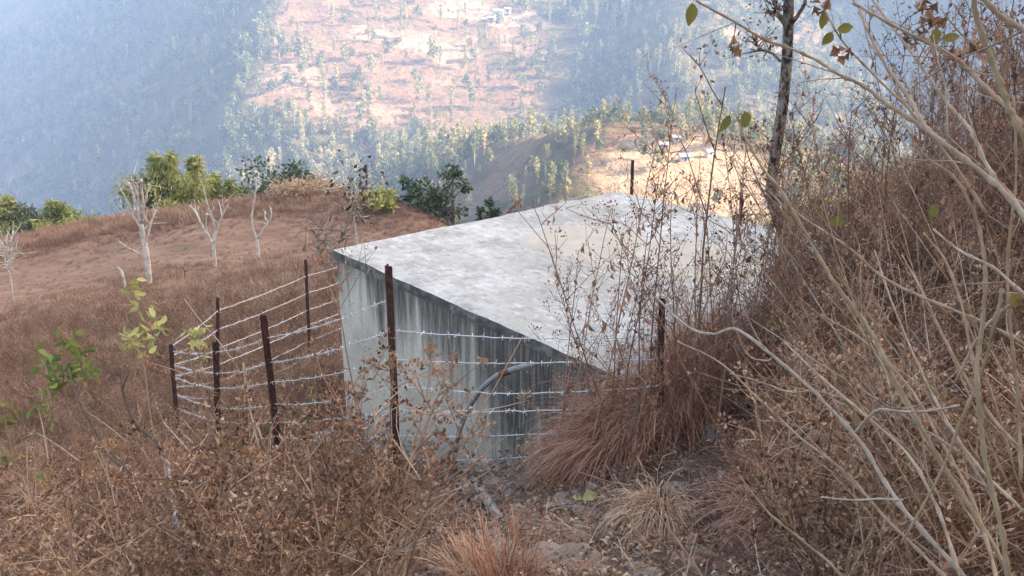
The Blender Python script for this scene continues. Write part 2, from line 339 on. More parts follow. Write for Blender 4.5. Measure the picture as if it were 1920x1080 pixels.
# ------------------------------------------------------------------ mesh builder
class MB:
    def __init__(s): s.v = []; s.f = []; s.m = []
    def add(s, vs, fs, mi=0):
        b = len(s.v); s.v.extend(vs); s.f.extend([tuple(i + b for i in f) for f in fs]); s.m.extend([mi] * len(fs))
    def tube(s, pts, rad, n=4, mi=0, cap=True):
        pts = [Vector(p) for p in pts]
        if not hasattr(rad, '__len__'): rad = [rad] * len(pts)
        vs = []; k = len(pts); ref = None
        for i, p in enumerate(pts):
            t = (pts[min(i + 1, k - 1)] - pts[max(i - 1, 0)])
            if t.length < 1e-9: t = Vector((0, 0, 1))
            t.normalize()
            if ref is None: ref = Vector((1, 0, 0)) if abs(t.x) < .8 else Vector((0, 1, 0))
            a = ref - t * ref.dot(t)
            if a.length < 1e-4: a = t.orthogonal()
            a.normalize(); ref = a; b = t.cross(a)
            for j in range(n):
                an = 2 * math.pi * j / n
                vs.append(p + (a * math.cos(an) + b * math.sin(an)) * rad[i])
        fs = []
        for i in range(k - 1):
            for j in range(n):
                j2 = (j + 1) % n
                fs.append((i * n + j, i * n + j2, (i + 1) * n + j2, (i + 1) * n + j))
        if cap and n > 2:
            fs.append(tuple(range(n - 1, -1, -1))); fs.append(tuple((k - 1) * n + j for j in range(n)))
        s.add(vs, fs, mi)
    def leaf(s, p, d, w, l, up=None, mi=0, fold=.25, curl=.3):
        """a folded, slightly curled leaf: two halves about a midrib"""
        d = Vector(d).normalized(); sd = d.cross(up if up is not None else Vector((0, 0, 1)))
        if sd.length < 1e-4: sd = d.orthogonal()
        sd.normalize(); nn = sd.cross(d)
        p = Vector(p); a = p; m_ = p + d * l * .5 + nn * l * curl * .25; e = p + d * l - nn * l * curl * .3
        lf = m_ + sd * w * .5 + nn * w * fold; rt = m_ - sd * w * .5 + nn * w * fold
        s.add([a, lf, m_, rt, e], [(0, 1, 2), (0, 2, 3), (1, 4, 2), (2, 4, 3)], mi)
    def oval(s, p, d, w, l, up, mi=0, cup=.2, tipd=.25):
        """broad pointed leaf with a rounded outline and a drooping tip"""
        d = Vector(d).normalized(); sd = d.cross(up); sd = sd.normalized() if sd.length > 1e-4 else d.orthogonal().normalized(); nn = sd.cross(d); p = Vector(p)
        prof = [(0, .02), (.12, .55), (.3, .95), (.5, 1.), (.7, .78), (.87, .38), (1, .02)]; vs = []
        for t, q in prof:
            c = p + d * l * t - nn * l * tipd * t * t
            vs += [c + sd * w * .5 * q + nn * w * cup * q, c, c - sd * w * .5 * q + nn * w * cup * q]
        fs = []
        for i in range(6):
            a = i * 3; fs += [(a, a + 3, a + 4, a + 1), (a + 1, a + 4, a + 5, a + 2)]
        s.add(vs, fs, mi)
    def chip(s, p, d, w, l, up, mi=0):
        d = Vector(d).normalized(); sd = d.cross(up)
        if sd.length < 1e-4: sd = d.orthogonal()
        sd.normalize(); p = Vector(p)
        s.add([p, p + d * l * .5 + sd * w * .5, p + d * l, p + d * l * .5 - sd * w * .5], [(0, 1, 2, 3)], mi)
    def box(s, lo, hi, mi=0):
        x0, y0, z0 = lo; x1, y1, z1 = hi
        s.add([(x0, y0, z0), (x1, y0, z0), (x1, y1, z0), (x0, y1, z0), (x0, y0, z1), (x1, y0, z1), (x1, y1, z1), (x0, y1, z1)],
              [(0, 3, 2, 1), (4, 5, 6, 7), (0, 1, 5, 4), (1, 2, 6, 5), (2, 3, 7, 6), (3, 0, 4, 7)], mi)
    def mesh(s, name, mats, smooth=False, only=None):
        if only is None: fs = s.f; vs = s.v; mi = s.m
        else:
            fs0 = [f for f, q in zip(s.f, s.m) if q == only]; ids = sorted({i for f in fs0 for i in f}); rm = {i: k for k, i in enumerate(ids)}
            vs = [s.v[i] for i in ids]; fs = [tuple(rm[i] for i in f) for f in fs0]; mi = [0] * len(fs)
        me = bpy.data.meshes.new(name); me.from_pydata([tuple(v) for v in vs], [], fs)
        for q in mats: me.materials.append(M[q] if isinstance(q, str) else q)
        if len(mats) > 1: me.polygons.foreach_set('material_index', mi)
        if smooth: me.polygons.foreach_set('use_smooth', [True] * len(fs))
        me.update(); return me
def link(name, me, parent=None, loc=None, rot=None, scl=None):
    o = bpy.data.objects.new(name, me); COL.objects.link(o)
    if parent is not None: o.parent = parent
    if loc is not None: o.location = loc
    if rot is not None: o.rotation_euler = rot
    if scl is not None: o.scale = (scl,) * 3 if isinstance(scl, (int, float)) else scl
    return o
def tag(o, label=None, cat=None, group=None, kind=None):
    if label: o['label'] = label
    if cat: o['category'] = cat
    if group: o['group'] = group
    if kind: o['kind'] = kind
    return o
def empty(name, loc, label, cat, group=None, rz=0):
    o = bpy.data.objects.new(name, None); COL.objects.link(o); o.location = loc; o.rotation_euler = (0, 0, rz); o.empty_display_size = .2
    return tag(o, label, cat, group)
def rv(r, s=1.): return Vector((r.uniform(-s, s), r.uniform(-s, s), r.uniform(-s, s)))
def bez(pts, k=6):
    """smooth curve through points (Catmull-Rom)"""
    pts = [Vector(p) for p in pts]; q = [pts[0] * 2 - pts[1]] + pts + [pts[-1] * 2 - pts[-2]]; out = []
    for i in range(1, len(q) - 2):
        for j in range(k):
            t = j / k; a, b, c, d = q[i - 1], q[i], q[i + 1], q[i + 2]
            out.append(.5 * ((2 * b) + (c - a) * t + (2 * a - 5 * b + 4 * c - d) * t * t + (3 * b - a - 3 * c + d) * t ** 3))
    out.append(pts[-1]); return out

def scatter(name, pts, rots, scl, variants, label, kind='stuff', cat=None):
    """one uncountable mass: variant plants set on points"""
    n = len(pts)
    me = bpy.data.meshes.new(name); me.vertices.add(n); me.vertices.foreach_set('co', np.asarray(pts, np.float32).ravel())
    a = me.attributes.new('rot', 'FLOAT_VECTOR', 'POINT'); a.data.foreach_set('vector', np.asarray(rots, np.float32).ravel())
    a = me.attributes.new('scl', 'FLOAT', 'POINT'); a.data.foreach_set('value', np.asarray(scl, np.float32))
    a = me.attributes.new('vi', 'INT', 'POINT'); a.data.foreach_set('value', np.random.RandomState(5).randint(0, len(variants), n).astype(np.int32))
    vc = bpy.data.collections.new(name + '_kinds')
    for i, vm in enumerate(variants):
        vc.objects.link(bpy.data.objects.new('%s_kind_%02d' % (name, i), vm))
    ng = bpy.data.node_groups.new(name, 'GeometryNodeTree')
    ng.interface.new_socket('Geometry', in_out='INPUT', socket_type='NodeSocketGeometry'); ng.interface.new_socket('Geometry', in_out='OUTPUT', socket_type='NodeSocketGeometry')
    N = ng.nodes; L = ng.links
    gi = N.new('NodeGroupInput'); go = N.new('NodeGroupOutput'); io = N.new('GeometryNodeInstanceOnPoints'); ci = N.new('GeometryNodeCollectionInfo')
    ci.inputs['Collection'].default_value = vc; ci.inputs['Separate Children'].default_value = True; ci.inputs['Reset Children'].default_value = True
    io.inputs['Pick Instance'].default_value = True
    def na(nm, ty):
        q = N.new('GeometryNodeInputNamedAttribute'); q.data_type = ty; q.inputs['Name'].default_value = nm
        return [s for s in q.outputs if s.enabled and s.name == 'Attribute'][0]
    L.new(gi.outputs[0], io.inputs['Points']); L.new(ci.outputs[0], io.inputs['Instance']); L.new(na('vi', 'INT'), io.inputs['Instance Index'])
    L.new(na('rot', 'FLOAT_VECTOR'), io.inputs['Rotation']); L.new(na('scl', 'FLOAT'), io.inputs['Scale']); L.new(io.outputs[0], go.inputs[0])
    o = link(name, me); md = o.modifiers.new('scatter', 'NODES'); md.node_group = ng
    o['kind'] = kind; o['label'] = label
    if cat: o['category'] = cat
    return o

# ------------------------------------------------------------------ tank frame (needed by the ground)
TC = Vector((.90, 7.75, -2.4)); TA = Vector((.64, -.768, 0)); TB = Vector((.768, .64, 0)); TH = 1.715
TROT = math.atan2(TA.y, TA.x)
def tank_local(x, y):
    dx = x - TC.x; dy = y - TC.y
    return dx * TA.x + dy * TA.y, dx * TB.x + dy * TB.y
PATH = [(.15, 1.5), (.10, 3), (.05, 4), (-.05, 5), (-.12, 6), (-.15, 6.6)]
def path_d(x, y):
    px = np.interp(y, [p[1] for p in PATH], [p[0] for p in PATH]); w = np.interp(y, [1.5, 3, 4.5, 6.6], [.45, .50, .45, .40])
    return np.abs(x - px) / w

# ------------------------------------------------------------------ setting: ground
def polar_ground():
    inner = np.radians(np.linspace(-38, 38, 300)); outer = np.radians(np.linspace(38, 322, 90))[1:-1]
    th = np.concatenate([inner, outer]); nr = 300
    rr = np.concatenate([[.15], np.geomspace(.4, 175, nr - 1)])
    T, Rr = np.meshgrid(th, rr); X = np.sin(T) * Rr; Y = np.cos(T) * Rr
    Z = G(X, Y); 
    nt_ = len(th); vs = np.stack([X, Y, Z], -1).reshape(-1, 3)
    i, j = np.meshgrid(np.arange(nr - 1), np.arange(nt_), indexing='ij'); j2 = (j + 1) % nt_
    fs = np.stack([i * nt_ + j, (i + 1) * nt_ + j, (i + 1) * nt_ + j2, i * nt_ + j2], -1).reshape(-1, 4)
    me = bpy.data.meshes.new('ground'); me.from_pydata(vs.tolist(), [], [tuple(range(nt_ - 1, -1, -1))] + fs.tolist())
    r = np.hypot(vs[:, 0], vs[:, 1])
    fld = np.clip((r - 11) / 6, 0, 1) * np.clip((2.5 - vs[:, 0] + (r - 15) * .1) / 3, 0, 1)
    pth = np.clip(1.4 - path_d(vs[:, 0], vs[:, 1]) , 0, 1) * (vs[:, 1] < 7) * (vs[:, 1] > 0)
    for nm, q in (('field', fld), ('path', pth)):
        a = me.attributes.new(nm, 'FLOAT', 'POINT'); a.data.foreach_set('value', q.astype(np.float32))
    me.materials.append(M['ground']); me.polygons.foreach_set('use_smooth', [True] * len(me.polygons)); me.update()
    return tag(link('ground', me), 'dry brown hillside falling away to a grassy field', None, None, 'structure')
polar_ground()

# far hills
def bare_at(x, y):
    """cleared ground on the middle spur: upper part mostly cleared, patches lower down"""
    up = np.clip((y - 500) / 60, 0, 1) * np.clip((640 - np.abs(y - 610)) / 100, 0, 1)
    n1 = fbm(x * .02, y * .02, 41, 4); n2 = fbm(x * .05, y * .03, 43, 3)
    incen = np.clip((x + 150) / 10, 0, 1) * np.clip((28 - x) / 15, 0, 1)
    b = incen * np.clip((n1 - .66 + up * .42) * 9, 0, 1)
    b = np.maximum(b, incen * np.clip((n2 - .50) * 7, 0, 1) * .8)  # lower patches enlarged to lighten the ground of the sunlit wood
    left = np.clip((-150 - x) / 20, 0, 1) * np.clip((n1 - .66) * 8, 0, 1) * .7
    kn = np.clip(1 - np.hypot((x - 38) / 24, (y - 240) / 38), 0, 1); kn = np.clip(kn * 4, 0, 1)
    rb = np.clip((x - 100) / 30, 0, 1) * np.clip((n1 - .6) * 6, 0, 1) * .8
    return np.maximum(np.maximum(b, kn), np.maximum(left, rb))
def far_hills():
    xs = np.concatenate([np.linspace(-950, -420, 50)[:-1], np.linspace(-420, 420, 330), np.linspace(420, 950, 50)[1:]])
    ys = np.concatenate([np.linspace(150, 300, 110)[:-1], np.linspace(300, 760, 230), np.linspace(760, 1150, 60)[1:]])
    X, Y = np.meshgrid(xs, ys); Z = H(X, Y)
    b = bare_at(X, Y)
    # stepped terraces where the land is cleared
    st = 2.6; fz = Z / st; q = fz - np.floor(fz); step = (np.floor(fz) + np.clip((q - .72) / .28, 0, 1)) * st
    Z = Z * (1 - b * .75) + step * b * .75
    ter = np.clip((fbm(X * .025, Y * .05, 61, 3) - .52) * 9, 0, 1) * b
    ter = np.maximum(ter * np.clip((Y - 520) / 40, 0, 1), np.clip((1.0 - np.hypot((X - 42) / 24, (Y - 232) / 30)) * 3, 0, 1) * 2.2)  # knoll terrace tone strengthened, adding sunlit brightness to its colour
    nx, ny = len(xs), len(ys); vs = np.stack([X, Y, Z], -1).reshape(-1, 3)
    i, j = np.meshgrid(np.arange(ny - 1), np.arange(nx - 1), indexing='ij')
    fs = np.stack([i * nx + j, i * nx + j + 1, (i + 1) * nx + j + 1, (i + 1) * nx + j], -1).reshape(-1, 4)
    me = bpy.data.meshes.new('hills'); me.from_pydata(vs.tolist(), [], fs.tolist())
    for nm, q in (('bare', b), ('terrace', ter)):
        a = me.attributes.new(nm, 'FLOAT', 'POINT'); a.data.foreach_set('value', q.ravel().astype(np.float32))
    me.materials.append(M['hills']); me.polygons.foreach_set('use_smooth', [True] * len(me.polygons)); me.update()
    return tag(link('hills', me), 'wooded hillsides across the valley with cleared terraces', None, None, 'structure')
far_hills()

# haze
def haze():
    mb = MB(); mb.box((-960, -185, -235), (960, 1160, 84)); me = mb.mesh('haze', [])
    m = bpy.data.materials.new('valley_haze'); m.use_nodes = True; n = m.node_tree; n.nodes.clear()
    o = n.nodes.new('ShaderNodeOutputMaterial'); v = n.nodes.new('ShaderNodeVolumePrincipled')
    v.inputs['Color'].default_value = (.36, .58, 1, 1); v.inputs['Density'].default_value = HAZE_DENSITY; v.inputs['Anisotropy'].default_value = .0
    n.links.new(v.outputs[0], o.inputs['Volume']); me.materials.append(m)
    try: m.cycles.homogeneous_volume = True
    except Exception: pass
    tag(link('haze', me), 'pale blue haze filling the valley', None, None, 'stuff')
haze()

# ------------------------------------------------------------------ concrete tank
def tank():
    r = random.Random(4)
    t = empty('water_tank', (TC.x, TC.y, -2.49), 'square grey concrete tank with a flat weathered roof slab and streaked walls', 'water tank', rz=TROT)
    wi = TH - .022; th = .15; zb = -2.6
    # walls run along their own x; near and far ones full length, side ones butted between
    for k, (half, ang) in enumerate(((wi, 0), (wi - th - .002, 90), (wi, 180), (wi - th - .002, 270))):
        nx, nz = 24, 14; mb = MB(); vs = []
        for iz in range(nz + 1):
            for ix in range(nx + 1):
                x = -half + 2 * half * ix / nx; z = zb + (0 - zb) * iz / nz
                b = (fbm(np.array([x * 2 + k * 9]), np.array([z * 2]), 71, 3)[0] - .5) * .02
                vs.append((x, -wi - b * (0 < ix < nx), z))
        fs = [(iz * (nx + 1) + ix, iz * (nx + 1) + ix + 1, (iz + 1) * (nx + 1) + ix + 1, (iz + 1) * (nx + 1) + ix) for iz in range(nz) for ix in range(nx)]
        mb.add(vs, fs)
        b0 = [(-half, -wi + th, zb), (half, -wi + th, zb), (half, -wi + th, 0), (-half, -wi + th, 0)]
        f0 = [(-half, -wi, zb), (half, -wi, zb), (half, -wi, 0), (-half, -wi, 0)]
        mb.add(f0 + b0, [(5, 4, 7, 6), (0, 3, 7, 4), (1, 5, 6, 2), (3, 2, 6, 7)])
        link('wall', mb.mesh('tank_wall', ['wall']), t, (0, 0, 0), (0, 0, R_(ang)))
    # roof slab: uneven top, chipped edge, shallow fall to the outside
    n = 90; h = .09; mb = MB(); xs = np.linspace(-TH, TH, n + 1); X, Y = np.meshgrid(xs, xs)
    ed = np.maximum(np.abs(X), np.abs(Y)) / TH
    Z = h + (fbm(X * 1.3, Y * 1.3, 77, 4) - .5) * .035 + (fbm(X * 7, Y * 7, 79, 3) - .5) * .010 - .012 * np.clip((ed - .97) / .03, 0, 1)
    jx = (fbm(X * 4, Y * 4, 81, 3) - .5) * .03; jy = (fbm(X * 4 + 9, Y * 4, 83, 3) - .5) * .03
    X2 = X + jx * (ed > .99); Y2 = Y + jy * (ed > .99)
    vs = [(X2[j, i], Y2[j, i], Z[j, i]) for j in range(n + 1) for i in range(n + 1)]
    mb.add(vs, [(j * (n + 1) + i, j * (n + 1) + i + 1, (j + 1) * (n + 1) + i + 1, (j + 1) * (n + 1) + i) for j in range(n) for i in range(n)], 0)
    ring = [i for i in range(n + 1)] + [(j) * (n + 1) + n for j in range(1, n + 1)] + [n * (n + 1) + i for i in range(n - 1, -1, -1)] + [j * (n + 1) for j in range(n - 1, 0, -1)]
    low = []
    for q in ring:
        p = vs[q]; low.append((p[0] * 1.0 + r.uniform(-.006, .006), p[1] + r.uniform(-.006, .006), .003))
    m_ = len(ring); mb.add([vs[q] for q in ring] + low, [(i, i + m_, (i + 1) % m_ + m_, (i + 1) % m_) for i in range(m_)], 1)
    mb.add(low, [tuple(range(m_ - 1, -1, -1))], 1)
    link('roof_slab', mb.mesh('roof_slab', ['roof', 'edge']), t)
    # beige cement patch skimmed over the middle of the roof
    mb = MB(); ctr = Vector((.05, .25, 0)); k = 60; out = []
    for i in range(k):
        a = 2 * math.pi * i / k; rad = (1.0 + .28 * math.sin(2 * a + .6)) * .95 * (1 + (fbm(np.array([math.cos(a) * 1.6 + 5]), np.array([math.sin(a) * 1.6]), 91, 4)[0] - .5) * .6)
        out.append(ctr + Vector((math.cos(a) * rad, math.sin(a) * rad * .72, 0)))
    rings = 12; vs = []
    for q in range(rings + 1):
        for p in out:
            e = ctr + (p - ctr) * (q / rings); e = Vector((max(-TH + .1, min(TH - .1, e.x)), max(-TH + .1, min(TH - .1, e.y)), 0))
            z = h + (fbm(np.array([e.x * 1.3]), np.array([e.y * 1.3]), 77, 4)[0] - .5) * .035 + (fbm(np.array([e.x * 7]), np.array([e.y * 7]), 79, 3)[0] - .5) * .010 + (.012 if q < rings else -.004)
            vs.append((e.x, e.y, z))
    mb.add(vs, [(q * k + i, (q + 1) * k + i, (q + 1) * k + (i + 1) % k, q * k + (i + 1) % k) for q in range(rings) for i in range(k)])
    tag(link('cement_patch', mb.mesh('cement_patch', ['patch']), t), 'beige cement patch in the middle of the roof')
tank()

# ------------------------------------------------------------------ barbed wire fence
def angle_post(top, bot, w=.05, seed=0):
    """rusty angle-iron post: two flanges, thin, slightly bent"""
    r = random.Random(seed); mb = MB(); top = Vector(top); bot = Vector(bot); t = .006; ns = 6
    a0 = r.uniform(-.5, .3); ax = Vector((math.cos(a0), math.sin(a0), 0)); ay = Vector((-math.sin(a0), math.cos(a0), 0))
    prof = [(0, 0), (w, 0), (w, t), (t, t), (t, w), (0, w)]
    vs = []
    for i in range(ns + 1):
        c = bot.lerp(top, i / ns) + Vector((r.uniform(-1, 1), r.uniform(-1, 1), 0)) * .004 - (ax + ay) * w * .4
        vs += [c + ax * p + ay * q for p, q in prof]
    fs = [(i * 6 + j, i * 6 + (j + 1) % 6, (i + 1) * 6 + (j + 1) % 6, (i + 1) * 6 + j) for i in range(ns) for j in range(6)]
    fs += [(5, 4, 3, 2, 1, 0), tuple(ns * 6 + j for j in range(6))]
    mb.add(vs, fs); return mb
def barbed(pts, seed, sag=.02, gap=.105, rad=.0030):
    """two-strand galvanised wire with four-point barbs"""
    r = random.Random(seed); mb = MB(); path = []
    for a, b in zip(pts, pts[1:]):
        a = Vector(a); b = Vector(b); L = (b - a).length; n = max(4, int(L / .09))
        for i in range(n):
            t = i / n; p = a.lerp(b, t); p.z -= sag * 4 * t * (1 - t) * L
            path.append(p + rv(r, .0045 if i else 0))
    path.append(Vector(pts[-1]))
    mb.tube(path, rad, 4)
    acc = r.uniform(0, gap); 
    for a, b in zip(path, path[1:]):
        L = (b - a).length; acc += L
        if acc > gap:
            acc -= gap; c = a.lerp(b, r.random()); d = (b - a).normalized(); u = d.orthogonal().normalized(); w = d.cross(u); an = r.uniform(0, 3.1)
            for q in (0, 1):
                e = (u * math.cos(an + q * 1.3) + w * math.sin(an + q * 1.3)) * r.uniform(.017, .027) + d * r.uniform(-.008, .008)
                mb.tube([c - e, c + e], .0022, 3)
            mb.tube([c - d * .008, c + d * .008], .0048, 4)
    return mb
POSTS = {}
def fence():
    A_t, A_b = P(730, 497, 6.2), P(746, 880, 6.25)
    B_t, B_b = P(494, 590, 7.65), P(524, 860, 7.7)
    C_t, C_b = P(403, 640, 8.52), P(409, 830, 8.55)
    D_t, D_b = P(321, 645, 9.33), P(333, 780, 9.35)
    I_t, I_b = P(1241, 558, 4.9), P(1238, 740, 4.9)
    C2_t, C2_b = P(409, 558, 10.8), P(409, 760, 10.85)
    E_t, E_b = P(574, 487, 12.4), P(582, 690, 12.4)
    K_t, K_b = P(690, 452, 13.6), P(694, 640, 13.6)
    F_t, F_b = P(1186, 300, 11.5), P(1180, 450, 11.5)
    H_t, H_b = P(1389, 360, 9.7), P(1388, 540, 9.7)
    J_t, J_b = P(1560, 440, 7.9), P(1560, 600, 7.9)
    f1 = empty('barbed_wire_fence', (A_b.x, A_b.y, A_b.z), 'rusty iron post fence with barbed wire running past the near streaked tank wall', 'fence')
    f2 = empty('barbed_wire_fence', (E_b.x, E_b.y, E_b.z), 'thinner run of barbed wire fence behind, along the grassy field side of the tank', 'fence')
    def posts(f, lst):
        for k, (t, b, w) in enumerate(lst):
            b = Vector(b); gz = g(b.x, b.y); d = (t - b).normalized()
            if b.z > gz - .15: b = b - d * ((b.z - gz + .2) / max(.3, d.z))
            o = link('post', angle_post(t - b, Vector(), w, k + 3).mesh('fence_post', ['rust']), f); o.location = b - f.location
    posts(f1, [(I_t, I_b, .034), (A_t, A_b, .052), (B_t, B_b, .058), (C_t, C_b, .056), (D_t, D_b, .05)])
    posts(f2, [(C2_t, C2_b, .045), (E_t, E_b, .045), (K_t, K_b, .04), (F_t, F_b, .032), (H_t, H_b, .036), (J_t, J_b, .05)])
    r = random.Random(9)
    def at(t, b, z):     # point on a post at height z
        k = (z - b.z) / (t.z - b.z); return b.lerp(t, k)
    Az = [-2.21, -2.44, -2.66, -2.86, -3.05, -3.25, -3.44]; Bz = [-3.08, -3.31, -3.49, -3.70, -3.88, -4.02, -4.15]
    Cz = [-3.57, -3.79, -3.95, -4.15, -4.3, -4.45, -4.6]; Dz = [-3.90, -4.05, -4.20, -4.38, -4.55, -4.7, -4.85]; Iz = [-1.80, -1.96, -2.09, -2.25, -2.36, -2.47, -2.58]
    for k in range(7):
        pts = [at(I_t, I_b, Iz[k]), at(A_t, A_b, Az[k]), at(B_t, B_b, Bz[k]), at(C_t, C_b, Cz[k]), at(D_t, D_b, Dz[k])]
        if k == 0: pts = pts[1:]
        o = link('wire', barbed(pts, 20 + k, .012 + r.random() * .014, .105, .0036).mesh('barbed_wire', ['galv']), f1); o.location = -f1.location
    C2z = [-4.00, -4.24, -4.48, -4.70, -4.92, -5.14]; Ez = [-4.10, -4.34, -4.58, -4.80, -5.03, -5.25]; Kz = [-4.2, -4.42, -4.65, -4.88, -5.1, -5.3]
    Fz = [-2.6, -2.85, -3.1, -3.3, -3.5, -3.7]; Hz = [-2.55, -2.8, -3.0, -3.2, -3.4, -3.5]; Jz = [-2.0, -2.2, -2.35, -2.5, -2.65, -2.8]
    for k in range(6):
        pts = [at(D_t, D_b, Dz[k] + .05 * (k + 1)), at(C2_t, C2_b, C2z[k]), at(E_t, E_b, Ez[k]), at(K_t, K_b, Kz[k]), at(F_t, F_b, Fz[k]), at(H_t, H_b, Hz[k]), at(J_t, J_b, Jz[k])]
        o = link('wire', barbed(pts, 40 + k, .008 + r.random() * .010, .125, .0042).mesh('barbed_wire', ['galv']), f2); o.location = -f2.location
fence()

# ------------------------------------------------------------------ pipes
def pipes():
    w = lambda u, v, off=0.: None
    ys = {0: 5.95, 1: 6.05, 2: 6.25, 3: 6.42, 4: 6.5, 5: 6.5}
    pts = [P(1000, 683, 5.80), P(965, 692, 5.86), P(935, 703, 5.94), P(905, 727, 6.02), P(880, 762, 6.10), P(862, 805, 6.16), P(853, 850, 6.22), P(853, 880, 6.24)]
    t = empty('water_pipe', pts[-1], 'grey plastic pipe bending down the stained tank wall', 'pipe')
    o = link('hose', _tube_mesh(bez(pts, 6), .019, 10, 'pipe'), t); o.location = -pts[-1]
    a, b = P(955, 696, 5.88), P(938, 702, 5.92)
    o = link('clamp', _tube_mesh([a, b], .0225, 10, 'pipe_end'), t); o.location = -pts[-1]
    p = [gp(886, 905), gp(900, 930), gp(918, 955), gp(936, 980)]
    p = [q + Vector((0, 0, .02 + .012 * (i in (1, 2)))) for i, q in enumerate(p)]
    o = link('water_pipe', _tube_mesh(bez(p, 5), .026, 10, 'pipe')); tag(o, 'length of grey pipe lying half buried in the stony path', 'pipe')
def _tube_mesh(pts, rad, n, mat):
    mb = MB(); mb.tube(pts, rad, n); return mb.mesh(mat, [mat], True)
pipes()

# ------------------------------------------------------------------ pollarded and bare trees (surveyed limb by limb)
def limb_tree(name, label, cat, y, trunk, limbs, mat, seed, group=None, knob=True, spread=.6, leafs=None, leafmat='dry_leaf', nleaf=0, lsize=.1, twig=None):
    r = random.Random(seed); base = P(trunk[0][0], trunk[0][1], y); base.z = min(base.z, g(base.x, base.y) + .05)
    t = empty(name, base, label, cat, group)
    px = y / FPX * 1.03
    def pt(u, v, dy): return P(u, v, y + dy) - base
    mb = MB(); pp = [pt(u, v, 0) for u, v, w in trunk]; pp[0].z -= .3
    mb.tube(bez(pp, 4), np.interp(np.linspace(0, 1, len(trunk) * 4 - 3), np.linspace(0, 1, len(trunk)), [w * px * (.37 if y < 10 else .36) for u, v, w in trunk]), 8)
    link('trunk', mb.mesh('trunk', [mat], True), t)
    ends = []
    for L in limbs:
        m2 = MB(); dd = r.uniform(-spread, spread); n = len(L)
        q = [pt(u, v, dd * i / max(1, n - 1)) for i, (u, v, w) in enumerate(L)]
        cr = bez(q, 4); ws = np.interp(np.linspace(0, 1, len(cr)), np.linspace(0, 1, n), [w * px * (.31 if y < 10 else .32) for u, v, w in L])
        m2.tube([c + rv(r, ws[-1] * .5) for c in cr], ws, 7)
        if knob:
            e = cr[-1]; d = (cr[-1] - cr[-2]).normalized()
            m2.tube([e - d * ws[-1], e + d * ws[-1] * .6, e + d * ws[-1] * 1.8], [ws[-1] * 1.05, ws[-1] * 1.5, ws[-1] * .7], 7)
            for _ in range(4):
                dd2 = (d + rv(r, .9)).normalized(); m2.tube([e, e + dd2 * ws[-1] * r.uniform(3, 7)], [ws[-1] * .3, ws[-1] * .12], 4)
        if twig:
            for _ in range(twig):
                k = r.randrange(len(cr) // 3, len(cr)); d = (rv(r, 1) + Vector((0, 0, .7))).normalized(); l = r.uniform(.3, .8) * min(1, y / 22)
                e1 = cr[k] + d * l * .5; e2 = e1 + (d + rv(r, .5)) * l * .5
                m2.tube([cr[k], e1, e2], [.014 * min(1, y / 20), .009 * min(1, y / 20), .005 * min(1, y / 20)], 4); ends.append(e2); ends.append(e1)
        ends += cr[len(cr) // 2:]
        link('limb', m2.mesh('limb', [mat], True), t)
    if nleaf:
        m3 = MB()
        for _ in range(nleaf):
            e = r.choice(ends) + rv(r, lsize * 1.8); m3.leaf(e, rv(r) + Vector((0, 0, -.4)), lsize * .5, lsize * r.uniform(.7, 1.3), rv(r).normalized())
        link('leaves', m3.mesh('leaves', [leafmat]), t)
    return t
limb_tree('pollarded_tree', 'tallest pale pollarded tree with a thick cluster of upright stubs and a low left limb', 'tree', 30,
    [(280, 537, 17), (276, 485, 15), (269, 445, 15), (264, 420, 13)],
    [[(269, 432, 9), (250, 405, 7), (238, 375, 6), (228, 357, 6)], [(265, 420, 11), (257, 390, 9), (248, 358, 8), (242, 345, 7)], [(264, 420, 10), (262, 385, 8), (258, 345, 7)],
     [(266, 420, 10), (268, 385, 8), (265, 340, 7)], [(268, 400, 7), (275, 370, 6), (278, 348, 6)], [(270, 430, 8), (281, 420, 7), (288, 405, 5), (292, 396, 5)], [(274, 455, 6), (279, 435, 5), (283, 420, 4)],
     [(271, 486, 7), (257, 473, 6), (240, 465, 5), (227, 456, 5)], [(251, 405, 5), (240, 395, 4), (232, 402, 4)], [(262, 380, 6), (252, 350, 5), (247, 338, 5)]], 'bark_white', 1, 'pollarded trees on the field', twig=4)
limb_tree('pollarded_tree', 'slim white pollarded tree with three spreading limbs, middle of the three on the field', 'tree', 34,
    [(404, 502, 10), (402, 475, 9), (401, 450, 9), (406, 432, 8)],
    [[(401, 462, 6), (391, 442, 6), (378, 420, 5), (368, 400, 5), (358, 388, 5)], [(388, 440, 4), (387, 420, 4), (388, 402, 4)], [(406, 433, 7), (397, 408, 6), (388, 380, 5), (382, 350, 4)], [(396, 408, 4), (391, 402, 4), (387, 402, 4)],
     [(406, 433, 7), (413, 415, 6), (420, 398, 5), (426, 388, 4)], [(416, 406, 4), (414, 392, 3), (411, 380, 3)], [(379, 420, 3), (373, 405, 3), (372, 390, 3)]], 'bark_white', 2, 'pollarded trees on the field', twig=1)
limb_tree('pollarded_tree', 'white pollarded tree forked in two with a dark knob on top, beside the brown mound', 'tree', 35,
    [(487, 497, 10), (484, 470, 9), (482, 448, 8)],
    [[(482, 448, 7), (474, 428, 6), (472, 405, 6), (476, 378, 5), (480, 355, 5), (479, 336, 5)], [(484, 446, 6), (494, 430, 5), (504, 417, 5), (509, 405, 5), (508, 392, 4)], [(503, 418, 4), (497, 408, 3), (497, 398, 3)]], 'bark_white', 3, 'pollarded trees on the field', twig=1)
